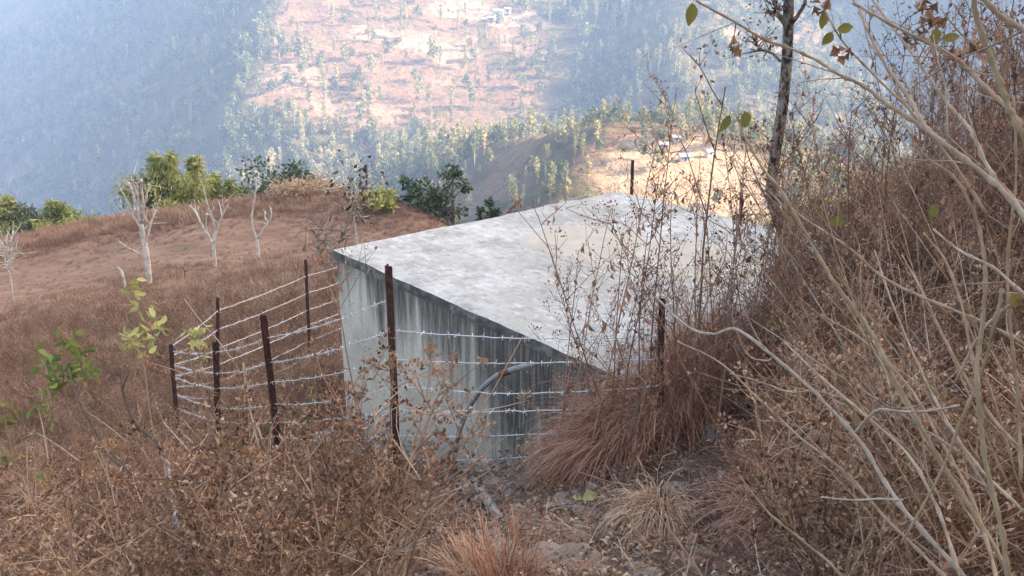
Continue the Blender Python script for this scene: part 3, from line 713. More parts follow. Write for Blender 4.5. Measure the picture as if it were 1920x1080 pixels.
limb_tree('young_tree', 'thin whitish bare young tree at the far left of the field', 'tree', 27, [(23, 551, 4), (21, 525, 3), (18, 500, 3)],
    [[(18, 500, 3), (14, 480, 2), (10, 458, 1.5)], [(19, 505, 2), (20, 480, 2), (18, 452, 1.5)], [(20, 510, 2), (25, 490, 2), (26, 465, 1.5)], [(20, 515, 2), (12, 500, 1.5), (7, 480, 1)]], 'bark_white', 4, knob=False, twig=14)
limb_tree('tree_stump', 'broken pale stump bent to the left on the field', 'stump', 27.5, [(233, 524, 9), (229, 512, 7), (222, 502, 5)], [[(222, 502, 4), (216, 501, 3), (211, 503, 2)]], 'bark_white', 5, knob=False)
limb_tree('dead_shoot', 'small dark forked dead shoot sticking out of the field grass', 'shoot', 29, [(345, 520, 3), (346, 508, 3)], [[(346, 508, 2.5), (342, 500, 2)], [(346, 510, 2.5), (352, 507, 2)]], 'twig_dark', 6, knob=False, spread=.1)
limb_tree('small_tree', 'small pale tree with withered brown leaves behind the left corner of the tank', 'tree', 20, [(674, 470, 5), (667, 430, 5), (664, 405, 4)],
    [[(664, 405, 4), (656, 385, 3.5), (650, 362, 3), (645, 345, 3)], [(664, 405, 4), (663, 380, 3.5), (666, 345, 3)], [(665, 400, 3), (672, 385, 2.5), (680, 372, 2)], [(666, 420, 3), (676, 405, 2), (686, 418, 2)]], 'bark_white', 7, knob=False, twig=8, nleaf=130, lsize=.14, leafmat='red_leaf')
limb_tree('bare_bush', 'bare grey twiggy bush left of the tank corner', 'bush', 16, [(625, 545, 5), (623, 500, 4), (620, 470, 4)],
    [[(621, 480, 3), (600, 450, 2), (578, 425, 1.5)], [(620, 470, 3), (622, 440, 2), (618, 415, 1.2)], [(621, 475, 3), (640, 448, 2), (650, 425, 1.2)], [(622, 490, 2.5), (605, 480, 2), (590, 462, 1.2)], [(622, 500, 2.5), (637, 485, 2), (646, 470, 1.2)], [(620, 465, 2), (608, 440, 1.6), (598, 412, 1)]], 'bark_grey', 8, knob=False, twig=9, spread=.8)
limb_tree('gnarled_tree', 'slim dark tree with mottled bark and stub branches rising beside the tank roof', 'tree', 6.5,
    [(1512, 600, 30), (1495, 520, 30), (1470, 440, 29), (1447, 370, 29), (1452, 300, 28), (1466, 210, 28), (1475, 120, 27), (1478, 40, 26), (1478, -60, 24), (1470, -200, 22)],
    [[(1477, 50, 18), (1462, 30, 15), (1449, 24, 12), (1441, 22, 9)], [(1453, 25, 7), (1455, 15, 5), (1456, 9, 4)], [(1478, 52, 15), (1490, 36, 13), (1502, 20, 11), (1515, -10, 9), (1530, -60, 6)],
     [(1463, 115, 10), (1448, 100, 8), (1430, 95, 6), (1412, 97, 4)], [(1432, 95, 4), (1418, 85, 3), (1414, 72, 3)], [(1446, 340, 10), (1465, 315, 6), (1490, 280, 4), (1530, 225, 3)], [(1455, 420, 8), (1440, 380, 5), (1405, 300, 3), (1390, 230, 2)]],
    'bark_mottled', 9, knob=False, twig=7, spread=.25, nleaf=260, lsize=.032, leafmat='red_leaf')

# ------------------------------------------------------------------ green clumps and trees beyond the field edge
def leaf_cloud(mb, r, c, rad, n, l, w, droop=0., mi=0):
    for _ in range(n):
        while True:
            q = rv(r)
            if q.length < 1: break
        q = q * (.55 + .45 * q.length)
        p = c + Vector((q.x * rad[0], q.y * rad[1], q.z * rad[2])); d = rv(r) + q * .6 + Vector((0, 0, -droop)); s = r.uniform(.6, 1.3)
        mb.chip(p, d, w * s, l * s, rv(r).normalized(), mi)
def bamboo(u, v, y, top, w, label, seed, n=26, lean=.35, leaf='bamboo_leaf', pl=90):
    r = random.Random(seed); b = P(u, v, y); b.z = g(b.x, b.y) - .1; h = P(u, top, y).z - b.z
    t = empty('bamboo_clump', b, label, 'bamboo', 'bamboo clumps beyond the field edge')
    m1 = MB(); m2 = MB(); pk = r.uniform(-.3, .3)
    for i in range(n):
        a = r.uniform(0, 6.28); rr = w * math.sqrt(r.random()); bx = Vector((math.cos(a) * rr * .35, math.sin(a) * rr * .35, 0)); hh = h * r.uniform(.55, 1.0) * (1 - .45 * (rr / w) ** 2)
        out = Vector((math.cos(a), math.sin(a), 0)) * rr * .75 + Vector((pk * lean * h * .4, 0, 0))
        tip = out * 1.25
        pts = [bx, bx + out * .25 + Vector((0, 0, hh * .5)), bx + out * .6 + Vector((0, 0, hh * .85)), bx + out + Vector((0, 0, hh)), bx + tip + Vector((0, 0, hh * .94))]
        c = bez(pts, 5); m1.tube(c, np.linspace(.035, .008, len(c)), 4)
        for k in range(pl):
            q = r.uniform(.22, 1) ** .8; p = c[min(len(c) - 1, int(q * (len(c) - 1)))]
            s = .35 + .5 * (1 - abs(q - .6))
            m2.chip(p + rv(r, s * w * .30), rv(r) + Vector((0, 0, -.8)) + out * .3, .075, r.uniform(.28, .5), rv(r).normalized())
    for i in range(5):
        a = r.uniform(-.5, .5); bx = Vector((pk * w * .5 + r.uniform(-.25, .25) * w, r.uniform(-.3, .3), 0)); out = Vector((pk * lean * 3 + a * .5, r.uniform(-.3, .3), 0)) * h * .16; hh = h * r.uniform(.96, 1.12)
        c = bez([bx, bx + Vector((0, 0, hh * .5)), bx + out * .4 + Vector((0, 0, hh * .85)), bx + out + Vector((0, 0, hh))], 6); m1.tube(c, np.linspace(.03, .008, len(c)), 4)
        for k in range(150):
            q = r.uniform(.35, 1); p = c[int(q * (len(c) - 1))]; m2.chip(p + rv(r, .34 * (1.15 - q)), rv(r) + Vector((0, 0, -.6)), .08, r.uniform(.28, .5), rv(r).normalized())
    link('culms', m1.mesh('culms', ['brush_twig']), t); link('foliage', m2.mesh('bamboo_foliage', [leaf]), t)
bamboo(318, 392, 51, 293, 2.0, 'tall olive green bamboo clump with a pointed top behind the thickest pollarded tree', 11, 34, .6)
bamboo(372, 390, 53, 303, 1.3, 'pale narrow bamboo clump with a single leaning plume', 12, 14, -.5)
bamboo(425, 385, 53, 335, 2.1, 'low feathery bamboo between the two white pollarded trees', 13, 24, .2)
bamboo(120, 432, 50, 383, 1.5, 'bright bamboo clump at the right end of the left bushes', 14, 26, .2)
bamboo(8, 450, 50, 376, 1.4, 'bamboo clump cut by the left frame edge', 15, 20, .2)
def bushy(name, u, v, y, top, w, label, seed, leaf, cat='bush', trunk_h=.15, clumps=9, nl=130, l=.22, mat='bark_grey', flat=.8, group=None):
    r = random.Random(seed); b = P(u, v, y); b.z = g(b.x, b.y) - .1; h = max(.5, P(u, top, y).z - b.z)
    t = empty(name, b, label, cat, group); m1 = MB(); m2 = MB(); ch = h * (1 - trunk_h)
    m1.tube(bez([(0, 0, -.2), (r.uniform(-.1, .1), 0, h * .35), (r.uniform(-.2, .2), r.uniform(-.1, .1), h * .7)], 4), np.linspace(.035 * h + .02, .015 * h, 9), 7)
    for i in range(clumps):
        a = r.uniform(0, 6.28); q = math.sqrt(r.random()); z = h * trunk_h + ch * r.uniform(.15, .92); rr = w * q * (1 - .5 * abs((z / h) - .5))
        c = Vector((math.cos(a) * rr, math.sin(a) * rr, z)); s = w * r.uniform(.26, .5)
        m1.tube([Vector((0, 0, max(.1, z - rr * .7))), c * .6 + Vector((0, 0, z * .38)), c], [.012 * h, .008 * h, .004 * h], 4)
        leaf_cloud(m2, r, c, (s, s, s * flat), nl, l, l * .5)
    link('trunk', m1.mesh('trunk', [mat], True), t); link('crown', m2.mesh('crown', [leaf]), t)
FB = 'bushes and trees along the field edge'
bushy('bush', 55, 442, 49.5, 392, 1.5, 'dense dark green bush between the two left bamboo clumps', 21, 'shrub_leaf', group=FB)
bushy('bush', 268, 395, 50, 335, .8, 'very dark narrow bush just behind the thickest pollarded tree', 22, 'dark_leaf', group=FB)
bushy('broad_tree', 522, 385, 54, 306, 2.0, 'dark green broad tree above the right white pollarded tree', 23, 'dark_leaf', 'tree', .25, 12, 150, .28, group=FB)
bushy('broad_tree', 592, 388, 55, 320, 1.7, 'duller green tree over the brown mound', 24, 'shrub_leaf', 'tree', .2, 10, 130, .26, group=FB)
bushy('bush', 480, 392, 52, 350, 1.6, 'low grey green bush behind the forked pollarded tree', 25, 'shrub_leaf', group=FB)
bushy('bush', 640, 395, 50, 345, 1.2, 'grey leafless looking bush right of the brown mound', 26, 'brush_twig', group=FB)
bushy('bush', 705, 415, 41, 358, .9, 'rounded olive bush beside the withered small tree', 27, 'bamboo_leaf', group=FB)
bushy('field_tree', 772, 410, 43, 333, .8, 'dark green conifer like tree standing left of its twin above the roof edge', 28, 'dark_leaf', 'tree', .2, 15, 48, .2, flat=.4, group=FB)
bushy('field_tree', 850, 408, 43, 310, .75, 'taller dark topped tree with pale lower leaves above the roof edge', 29, 'dark_leaf', 'tree', .45, 10, 60, .2, flat=.5, group=FB)
bushy('bush', 838, 412, 42, 348, .9, 'pale olive shrub under the taller dark topped tree', 30, 'shrub_leaf', nl=70, group=FB)
bushy('bush', 912, 402, 40, 360, .5, 'small dark bush over the middle of the far roof edge', 31, 'dark_leaf', nl=70, group=FB)
bushy('bush', 955, 398, 34, 357, .5, 'small red brown bush over the far roof edge', 32, 'red_leaf', nl=60, l=.12, group=FB)
bushy('bush', 800, 415, 42, 375, .7, 'low grey shrub between the two dark field trees', 33, 'shrub_leaf', nl=60, group=FB)
bushy('mound_brush', 590, 408, 45, 364, 1.9, 'rounded mound of red brown dry brush at the top of the field', 34, 'field_grass', 'brush', .05, 22, 150, .18)
def pole():
    b = P(690, 375, 50); b.z = g(b.x, b.y) ; tp = P(686, 318, 50); mb = MB(); mb.tube([b, tp], [.07, .055], 6)
    mb.tube([tp - Vector((0, 0, .05)), tp + Vector((0, 0, .25))], [.09, .09], 6); tag(link('wooden_pole', mb.mesh('pole', ['twig_dark'])), 'thin dark upright pole standing beyond the field', 'pole')
pole()

# ------------------------------------------------------------------ far forest
def far_tree(kind, seed):
    r = random.Random(seed); m = MB()
    if kind == 'broad': H_, n, l, rad, tr = r.uniform(5.5, 8.5), 9, .95, 2.1, .22
    elif kind == 'slender': H_, n, l, rad, tr = r.uniform(9, 12), 8, .75, .85, .30
    elif kind == 'bare': H_, n, l, rad, tr = r.uniform(8, 11), 4, .55, .8, .6
    else: H_, n, l, rad, tr = r.uniform(2.5, 4), 5, .7, 1.1, .1
    tm = 2 if kind == 'bare' else 1
    m.tube([(0, 0, -1.5), (r.uniform(-.2, .2), r.uniform(-.2, .2), H_ * .5), (r.uniform(-.4, .4), r.uniform(-.4, .4), H_ * .92)], [.17, .11, .04], 5, tm)
    for i in range(n):
        q = (i + .5) / n; z = H_ * (tr + (1 - tr) * q); w = rad * (1.15 - abs(q - .45) * 1.1)
        a = r.uniform(0, 6.28); o = w * r.uniform(.2, .75); c = Vector((math.cos(a) * o, math.sin(a) * o, z))
        m.tube([Vector((0, 0, z - o)), c], [.06, .03], 3, 1)
        leaf_cloud(m, r, c, (w * .8, w * .8, H_ * (1 - tr) / n * .75), 26 if kind != 'bare' else 12, l, l * .62)
    return m
FT = {}
for kind, mat, label in (('broad', 'far_leaf_a', 'rounded green tree on the wooded slope across the valley'), ('slender', 'far_leaf_b', 'tall slender pale green tree on the slope across the valley'),
                         ('bare', 'far_leaf_b', 'thin crowned tree with a pale bare trunk on the slope across the valley'), ('low', 'far_leaf_c', 'low yellow brown tree on the slope across the valley')):
    FT[kind] = ([far_tree(kind, 100 + 7 * len(FT) + i).mesh('far_tree', [mat, 'bark_grey', 'far_trunk']) for i in range(3)], label)
def forest():
    rs = np.random.RandomState(12); N0 = 60000
    y = np.sqrt(rs.uniform(185 ** 2, 960 ** 2, N0)); x = rs.uniform(-.66, .66, N0) * y
    b = bare_at(x, y); cl = fbm(x * .03, y * .03, 55, 3)
    lit0 = np.clip((x + 150) / 20, 0, 1) * np.clip((40 - x) / 15, 0, 1)
    dens = np.clip(.28 + 1.0 * (cl - .35), .1, 1) * (1 - b * .62) * (1 - .15 * lit0)
    knoll = np.hypot((x - 38) / 40, (y - 240) / 55) < 1
    kt = np.hypot((x - 47) / 26, (y - 262) / 14) < 1
    low_c = lit0 * (y > 345) * np.clip((548 + 22 * np.sin(x * .05) - y) / 25, 0, 1); dens = np.maximum(dens, low_c * np.clip(.25 + 2.4 * (fbm(x * .035, y * .035, 57, 3) - .33), .12, 1.15))
    crest = np.exp(-((x + 150) / 5) ** 2) * (y < 640); dens = np.maximum(dens, crest * .9)
    dens = np.where(kt, 2.2, np.where(knoll, np.where(np.hypot((x - 42) / 24, (y - 232) / 30) < 1.0, .04, .55), np.where((y < 345), dens * .45, dens)))
    keep = rs.uniform(0, 1, N0) < dens * .62
    x, y = x[keep], y[keep]; z = H(x, y); k2 = z > np.where(x < -140, -205, -133); x, y, z = x[k2], y[k2], z[k2]; n = len(x)
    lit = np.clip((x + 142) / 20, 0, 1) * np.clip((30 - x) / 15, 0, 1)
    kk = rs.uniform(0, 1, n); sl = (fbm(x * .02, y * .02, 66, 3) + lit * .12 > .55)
    sl = sl & ((lit > .3) | (x > 20)); kind = np.where(kk < .05 + .14 * lit, 3, np.where(kk < .07 + .17 * lit, 2, np.where(sl, np.where(kk < .8, 1, 0), np.where(kk < .96 - .3 * lit, 0, 1))))  # paler kinds favoured in the sunlit zone: sun brightness put into leaf colour
    # what the camera sees of them
    dz = CS * y - SN * z; u = 960 + FPX * x / dz; vv = 540 - FPX * (SN * y + CS * z) / dz
    d = np.hypot(x, y); order = np.argsort(d); single = np.zeros(n, bool); cnt = 0
    for i in order:
        if cnt >= 290: break
        if not (10 < u[i] < 1560 and 8 < vv[i] < 372 and d[i] < 640): continue
        ts = np.linspace(.25, .985, 90); zz = H(x[i] * ts, y[i] * ts); yy = y[i] * ts
        if np.any((zz > (z[i] + 6) * ts) & (yy > 160)): continue
        single[i] = True; cnt += 1
    names = ['broad', 'slender', 'bare', 'low']; nm = {'broad': 'broad_tree', 'slender': 'slender_tree', 'bare': 'bare_trunk_tree', 'low': 'low_tree'}
    sc = rs.uniform(.5, 1.4, n) * np.clip(y / 420, .55, 1) * (.85 + .4 * fbm(x * .02, y * .02, 59, 2)) * np.where(kt[keep][k2], .8, 1.); rz = rs.uniform(0, 6.28, n)
    for i in np.where(single)[0]:
        K = names[kind[i]]; ms, lab = FT[K]
        where = 'on the sunlit knoll' if np.hypot((x[i] - 40) / 42, (y[i] - 240) / 55) < 1 else ('alone on the cleared sunlit slope' if (lit[i] > .5 and bare_at(np.array([x[i]]), np.array([y[i]]))[0] > .5) else ('in the sunlit wood of the middle slope' if lit[i] > .5 else ('on the shaded slope left of the sunlit one' if x[i] < -100 else 'on the slopes right of the sunlit one')))
        lab = lab.replace('on the wooded slope across the valley', where).replace('on the slope across the valley', where)
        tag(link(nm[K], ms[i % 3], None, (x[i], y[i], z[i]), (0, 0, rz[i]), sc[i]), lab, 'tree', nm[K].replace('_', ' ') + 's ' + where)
    rest = ~single
    for k, K in enumerate(names):
        q = rest & (kind == k)
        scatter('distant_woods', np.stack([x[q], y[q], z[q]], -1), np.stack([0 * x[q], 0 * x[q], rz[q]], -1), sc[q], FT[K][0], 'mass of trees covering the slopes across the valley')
    return n
forest()

# ------------------------------------------------------------------ hamlet on the sunlit knoll and houses on the far slope
def house(u, v, w, d, h, roofmat, wallmat, label, rz=0., lo=150, hi=1000, tarp=False):
    p = hp(u, v, lo, hi)
    if p is None: return
    t = empty('house', p, label, 'house', 'small far houses', rz)
    m = MB(); m.box((-w / 2, -d / 2, -.8), (w / 2, d / 2, h)); m.add([(-w / 2, -d / 2, h), (-w / 2, d / 2, h), (-w / 2, 0, h + d * .28)], [(0, 1, 2)]); m.add([(w / 2, -d / 2, h), (w / 2, d / 2, h), (w / 2, 0, h + d * .28)], [(0, 2, 1)])
    link('wall', m.mesh('house_wall', [wallmat]), t)
    m = MB()
    for s in (-1, 1):
        a = Vector((0, s * .0, h + d * .28 + .03)); e = Vector((0, s * (d / 2 + .4), h - .10)); nrm = Vector((0, s * .45, 1)).normalized() * .08
        vs = [Vector((-w / 2 - .3, 0, 0)) + a, Vector((w / 2 + .3, 0, 0)) + a, Vector((w / 2 + .3, 0, 0)) + e, Vector((-w / 2 - .3, 0, 0)) + e]
        m.add(vs + [q + nrm for q in vs], [(0, 1, 2, 3), (7, 6, 5, 4), (0, 4, 5, 1), (1, 5, 6, 2), (2, 6, 7, 3), (3, 7, 4, 0)])
    link('roof', m.mesh('house_roof', [roofmat]), t)
    m = MB(); m.box((-w * .12, -d / 2 - .04, -.1), (w * .12, -d / 2 - .003, h * .75)); link('door', m.mesh('house_door', ['dark_open']), t)
    for sx in (-1, 1):
        m = MB(); m.box((sx * w * .3 - w * .08, -d / 2 - .04, h * .4), (sx * w * .3 + w * .08, -d / 2 - .003, h * .72)); link('window', m.mesh('house_window', ['dark_open']), t)
house(1283, 300, 2.6, 1.7, 1.0, 'blue_tarp', 'house_wall_white', 'little house under a blue sheet in the middle of the sunlit knoll', .2, 170, 330)
house(1246, 276, 2.0, 1.5, .9, 'tin_roof', 'house_wall', 'small tin roofed house on the upper left of the sunlit knoll', -.2, 170, 330)
house(1330, 290, 2.0, 1.4, .9, 'tin_roof', 'house_wall_white', 'small white house right of the blue sheeted one on the knoll', .5, 170, 330)
house(1268, 262, 1.8, 1.3, .8, 'tin_roof', 'house_wall_white', 'topmost small house under the trees of the sunlit knoll', .1, 170, 330)
house(934, 30, 6, 4, 3, 'tin_roof', 'house_wall_white', 'larger white house high on the cleared far slope', .3, 350, 1000)
house(952, 24, 4, 3, 2.6, 'tin_roof', 'house_wall_white', 'smaller white house to the right of the high white one', -.2, 350, 1000)
house(920, 40, 4, 3, 2.4, 'tin_roof', 'house_wall', 'cream house just below the high white ones', .1, 350, 1000)

# ------------------------------------------------------------------ dry plants: kinds
def wob(r, p0, d, L, n, jit, grav=0.):
    """a wandering shoot"""
    pts = [Vector(p0)]; d = Vector(d).normalized()
    for i in range(n):
        d = (d + rv(r, jit) + Vector((0, 0, -grav))).normalized(); pts.append(pts[-1] + d * (L / n))
    return pts
def dry_weed(seed, h, nb, leafy_=1., head=1.):
    """branched dead weed: brittle stem, curled leaves, seed-head umbels"""
    r = random.Random(seed); m = MB()
    ns = r.choice((1, 2, 2, 3))
    for s in range(ns):
        st = wob(r, (r.uniform(-.03, .03), r.uniform(-.03, .03), -.04), (r.uniform(-.35, .35), r.uniform(-.35, .35), 1), h * r.uniform(.75, 1.05), 7, .10)
        m.tube(st, np.linspace(.0052, .0022, 8), 4, 0, False)
        for b in range(nb):
            q = r.uniform(.25, 1); k = min(6, int(q * 7)); p = st[k].lerp(st[k + 1], r.random())
            a = r.uniform(0, 6.28); d = Vector((math.cos(a), math.sin(a), r.uniform(.5, 1.3)))
            br = wob(r, p, d, h * r.uniform(.12, .34), 3, .18, .03); m.tube(br, [.0028, .0022, .0017, .0012], 3, 0, False)
            e = br[-1]
            if r.random() < .75 * head:                                          # seed head
                for _ in range(r.randint(6, 11)):
                    dd = (rv(r) + Vector((0, 0, .8))).normalized(); t = e + dd * r.uniform(.012, .035)
                    m.chip(t - dd * .006, dd, r.uniform(.008, .014), r.uniform(.014, .024), rv(r).normalized(), 1)
                    m.chip(t - dd * .004, (dd + rv(r, .6)), r.uniform(.006, .010), r.uniform(.012, .018), rv(r).normalized(), 1)
            for _ in range(int(r.randint(1, 4) * leafy_)):                        # curled leaves
                c = br[r.randrange(0, 4)]; m.leaf(c, rv(r) + Vector((0, 0, -.7)), r.uniform(.008, .018), r.uniform(.022, .048), rv(r).normalized(), 1, .35, .6)
        for _ in range(int(8 * leafy_)):
            c = st[r.randrange(1, 8)]; m.leaf(c, rv(r) + Vector((0, 0, -.5)), r.uniform(.007, .015), r.uniform(.02, .044), rv(r).normalized(), 1, .35, .6)
    return m
def tall_stalk(seed, h, leafy_=1.):
    """tall thin dead stalk with side sprays of tiny seed heads and hanging dark leaves"""
    r = random.Random(seed); m = MB()
    st = wob(r, (0, 0, -.05), (r.uniform(-.2, .2), r.uniform(-.2, .2), 1), h, 10, .055); m.tube(st, np.linspace(.0048, .0016, 11), 5, 0, False)
    for b in range(int(h * 9)):
        q = r.uniform(.25, 1); k = min(9, int(q * 10)); p = st[k].lerp(st[k + 1], r.random()); a = r.uniform(0, 6.28)
        d = Vector((math.cos(a), math.sin(a), r.uniform(.7, 1.6))); L = r.uniform(.10, .36) * (1.25 - q * .5)
        br = wob(r, p, d, L, 4, .13); m.tube(br, np.linspace(.0022, .0010, 5), 3, 0, False)
        for _ in range(r.randint(2, 4)):
            c = br[r.randrange(1, 5)]; d2 = (rv(r) + Vector((0, 0, .9))).normalized(); e = c + d2 * r.uniform(.03, .08); m.tube([c, e], [.0012, .0008], 3, 0, False)
            for _ in range(r.randint(4, 8)):
                dd = (rv(r) + Vector((0, 0, .5))).normalized(); t = e + dd * r.uniform(.004, .024); m.chip(t, dd, r.uniform(.005, .010), r.uniform(.009, .018), rv(r).normalized(), 1)
        for _ in range(int(r.randint(0, 3) * leafy_)):
            c = br[r.randrange(0, 4)]; m.leaf(c, rv(r, .6) + Vector((0, 0, -1)), r.uniform(.010, .020), r.uniform(.025, .055), rv(r).normalized(), 1, .35, .6)
    return m
def tuft(seed, n, h, w, spread, droop, rad=.0016, bias=(0, 0)):
    """grass tuft: flat curving blades"""
    r = random.Random(seed); m = MB()
    for i in range(n):
        a = r.uniform(0, 6.28); rr = w * math.sqrt(r.random()); p = Vector((math.cos(a) * rr, math.sin(a) * rr, -.02)); a2 = a + r.uniform(-.7, .7)
        o = Vector((math.cos(a2), math.sin(a2), 0)); L = h * r.uniform(.5, 1.1); lean = spread * r.uniform(.3, 1.2)
        d = (o * lean + Vector((bias[0], bias[1], 0)) * r.uniform(.3, 1.2) + Vector((0, 0, 1))).normalized(); pts = [p]; k = 7
        for j in range(k):
            d = (d + Vector((0, 0, -droop * (j + 1) / k)) + rv(r, .15 if i % 9 else .3)).normalized(); pts.append(pts[-1] + d * L / k * (1.35 if i % 13 == 0 else 1))
        sd = d.cross(Vector((0, 0, 1))); sd = sd.normalized() if sd.length > .01 else Vector((1, 0, 0))
        ws = [rad * q for q in (1.2, 1.2, 1.15, 1.05, .95, .8, .6, .2)]
        m.add([q - sd * w_ for q, w_ in zip(pts, ws)] + [q + sd * w_ for q, w_ in zip(pts, ws)], [(j, j + 1, j + 9, j + 8) for j in range(k)], 0)
    return m
def litter(seed, n, R, sticks=5):
    r = random.Random(seed); m = MB()
    for i in range(n):
        a = r.uniform(0, 6.28); q = R * math.sqrt(r.random()); p = Vector((math.cos(a) * q, math.sin(a) * q, r.uniform(.002, .02)))
        d = Vector((r.uniform(-1, 1), r.uniform(-1, 1), r.uniform(-.3, .3))); up = Vector((r.uniform(-.4, .4), r.uniform(-.4, .4), 1)).normalized()
        m.leaf(p, d, r.uniform(.008, .020), r.uniform(.02, .045), up, 0, .3, .6)
    for i in range(sticks):
        a = r.uniform(0, 6.28); q = R * r.random(); p = Vector((math.cos(a) * q, math.sin(a) * q, .012)); b = r.uniform(0, 6.28)
        m.tube(wob(r, p, (math.cos(b), math.sin(b), r.uniform(0, .25)), r.uniform(.08, .3), 3, .15), [.0025, .0022, .0018, .0012], 3, 1, False)
    return m
def stone_mesh(seed, flat=.5, mat='rock', jag=.22, nlat=6, nlon=9):
    r = random.Random(seed); m = MB(); s = seed * 3.7; vs = []
    for i in range(nlat + 1):
        th = math.pi * i / nlat
        for j in range(nlon):
            ph = 2 * math.pi * j / nlon; d = Vector((math.sin(th) * math.cos(ph), math.sin(th) * math.sin(ph), math.cos(th)))
            q = 1 + (fbm(np.array([d.x * 1.3 + s + d.z]), np.array([d.y * 1.3 + s - d.z]), 31, 3)[0] - .5) * 2 * jag * 1.6
            p = Vector((d.x * q, d.y * q * .8, max(-.8, min(.62, d.z * q)) * flat)); vs.append(p)
    fs = [(i * nlon + j, (i + 1) * nlon + j, (i + 1) * nlon + (j + 1) % nlon, i * nlon + (j + 1) % nlon) for i in range(nlat) for j in range(nlon)]
    m.add(vs, fs); return m.mesh('stone', [mat])

def umbel_stalk(seed, h):
    """dead stalk topped with several flat golden brown seed umbels"""
    r = random.Random(seed); m = MB(); st = wob(r, (0, 0, -.04), (r.uniform(-.25, .25), r.uniform(-.25, .25), 1), h, 8, .07); m.tube(st, np.linspace(.0048, .0022, 9), 5, 0, False)
    ends = [(st[-1], (st[-1] - st[-2]).normalized())]
    for b in range(r.randint(3, 6)):
        k = r.randrange(3, 8); a = r.uniform(0, 6.28); br = wob(r, st[k], (math.cos(a), math.sin(a), r.uniform(.6, 1.4)), h * r.uniform(.12, .32), 4, .12); m.tube(br, np.linspace(.003, .0016, 5), 4, 0, False); ends.append((br[-1], (br[-1] - br[-2]).normalized()))
    for e, d in ends:
        for _ in range(r.randint(9, 15)):
            dd = (d + rv(r, .9)).normalized(); t = e + dd * r.uniform(.025, .05); m.tube([e, t], [.0011, .0008], 3, 0, False)
            for _ in range(r.randint(4, 7)): m.chip(t + rv(r, .004), (dd + rv(r, .8)), r.uniform(.006, .011), r.uniform(.012, .020), rv(r).normalized(), 1)
        for _ in range(2): m.leaf(e - d * r.uniform(.05, .15), rv(r) + Vector((0, 0, -.8)), .014, r.uniform(.03, .06), rv(r).normalized(), 1, .35, .6)
    return m
WEED = [dry_weed(200 + i, .66 + .05 * (i % 5), 12 + i % 4, .8, 1.15) for i in range(12)]
STALK = [tall_stalk(300 + i, 1.05 + .12 * (i % 6)) for i in range(10)]
def pair(mbs, nm, sm, lm): return [(m.mesh(nm + '_stem', [sm], False, 0), m.mesh(nm + '_foliage', [lm], False, 1), m.mesh(nm, [sm, lm])) for m in mbs]
WEEDM = pair(WEED, 'dry_weed', 'stem_brown', 'dry_leaf')
STALKM = pair(STALK, 'tall_stalk', 'stem_dark', 'red_leaf')
UMBM = pair([umbel_stalk(350 + i, .95) for i in range(6)], 'umbel_stalk', 'stem_brown', 'umbel')
STALKF = pair(STALK[:5], 'pale_stalk', 'stem_brown', 'fine_leaf')
REDTUFT = [tuft(400 + i, 170, .48, .08, .75, .32, .0015).mesh('red_tuft', ['red_grass']) for i in range(5)]
STRAWTUFT = [tuft(420 + i, 70, .30, .05, .85, .34, .0015).mesh('straw_tuft', ['straw']) for i in range(4)]
FIELDTUFT = [tuft(440 + i, 46, .26, .16, .55, .16, .0035).mesh('field_tuft', ['field_grass']) for i in range(5)]
LITTER = [litter(460 + i, 80, .26, 9).mesh('litter', ['dry_leaf', 'stem_brown']) for i in range(5)]
STONES = [stone_mesh(480 + i, .38 + .06 * (i % 4), 'rock' if i % 3 else 'rock_brown') for i in range(9)]

# ------------------------------------------------------------------ where they grow
RS = np.random.RandomState(77)
def cand(n, ymin, ymax, w0=-.66, w1=.66):
    y = np.sqrt(RS.uniform(ymin ** 2, ymax ** 2, n)); x = RS.uniform(w0, w1, n) * y
    return x, y
def clear(x, y, mg=.06):
    a, b = tank_local(x, y); return ~((np.abs(a) < TH + mg) & (np.abs(b) < TH + mg))
def vis(x, y, z):
    dz = CS * y - SN * z; return 960 + FPX * x / dz, 540 - FPX * (SN * y + CS * z) / dz
def wall_front(x, y):
    """strip in front of the near wall where plants stay low so that the wall shows"""
    a, b = tank_local(x, y); return (b < -TH) & (b > -TH - 1.5) & (a > -TH - .4) & (a < TH - .4)
def place(meshes, name, x, y, s, label, cat, group, tilt=.12, parts=('stem', 'foliage'), seed=1):
    r = random.Random(seed)
    zs = G(x, y)
    for i in range(len(x)):
        ms = meshes[r.randrange(len(meshes))]
        lab = label(x[i], y[i], s[i]) if callable(label) else label
        o = link(name, ms[0], None, (x[i], y[i], zs[i] - .01), (r.gauss(0, tilt), r.gauss(0, tilt), r.uniform(0, 6.28)), s[i])
        tag(o, lab, cat, group + ': ' + lab)
        c = bpy.data.objects.new(parts[1], ms[1]); COL.objects.link(c); c.parent = o
def scat(name, ms, x, y, s, label, tilt=.14, dz=-.01):
    n = len(x); z = G(x, y) + dz
    rot = np.stack([RS.normal(0, tilt, n), RS.normal(0, tilt, n), RS.uniform(0, 6.28, n)], -1)
    return scatter(name, np.stack([x, y, z], -1), rot, s, ms, label)

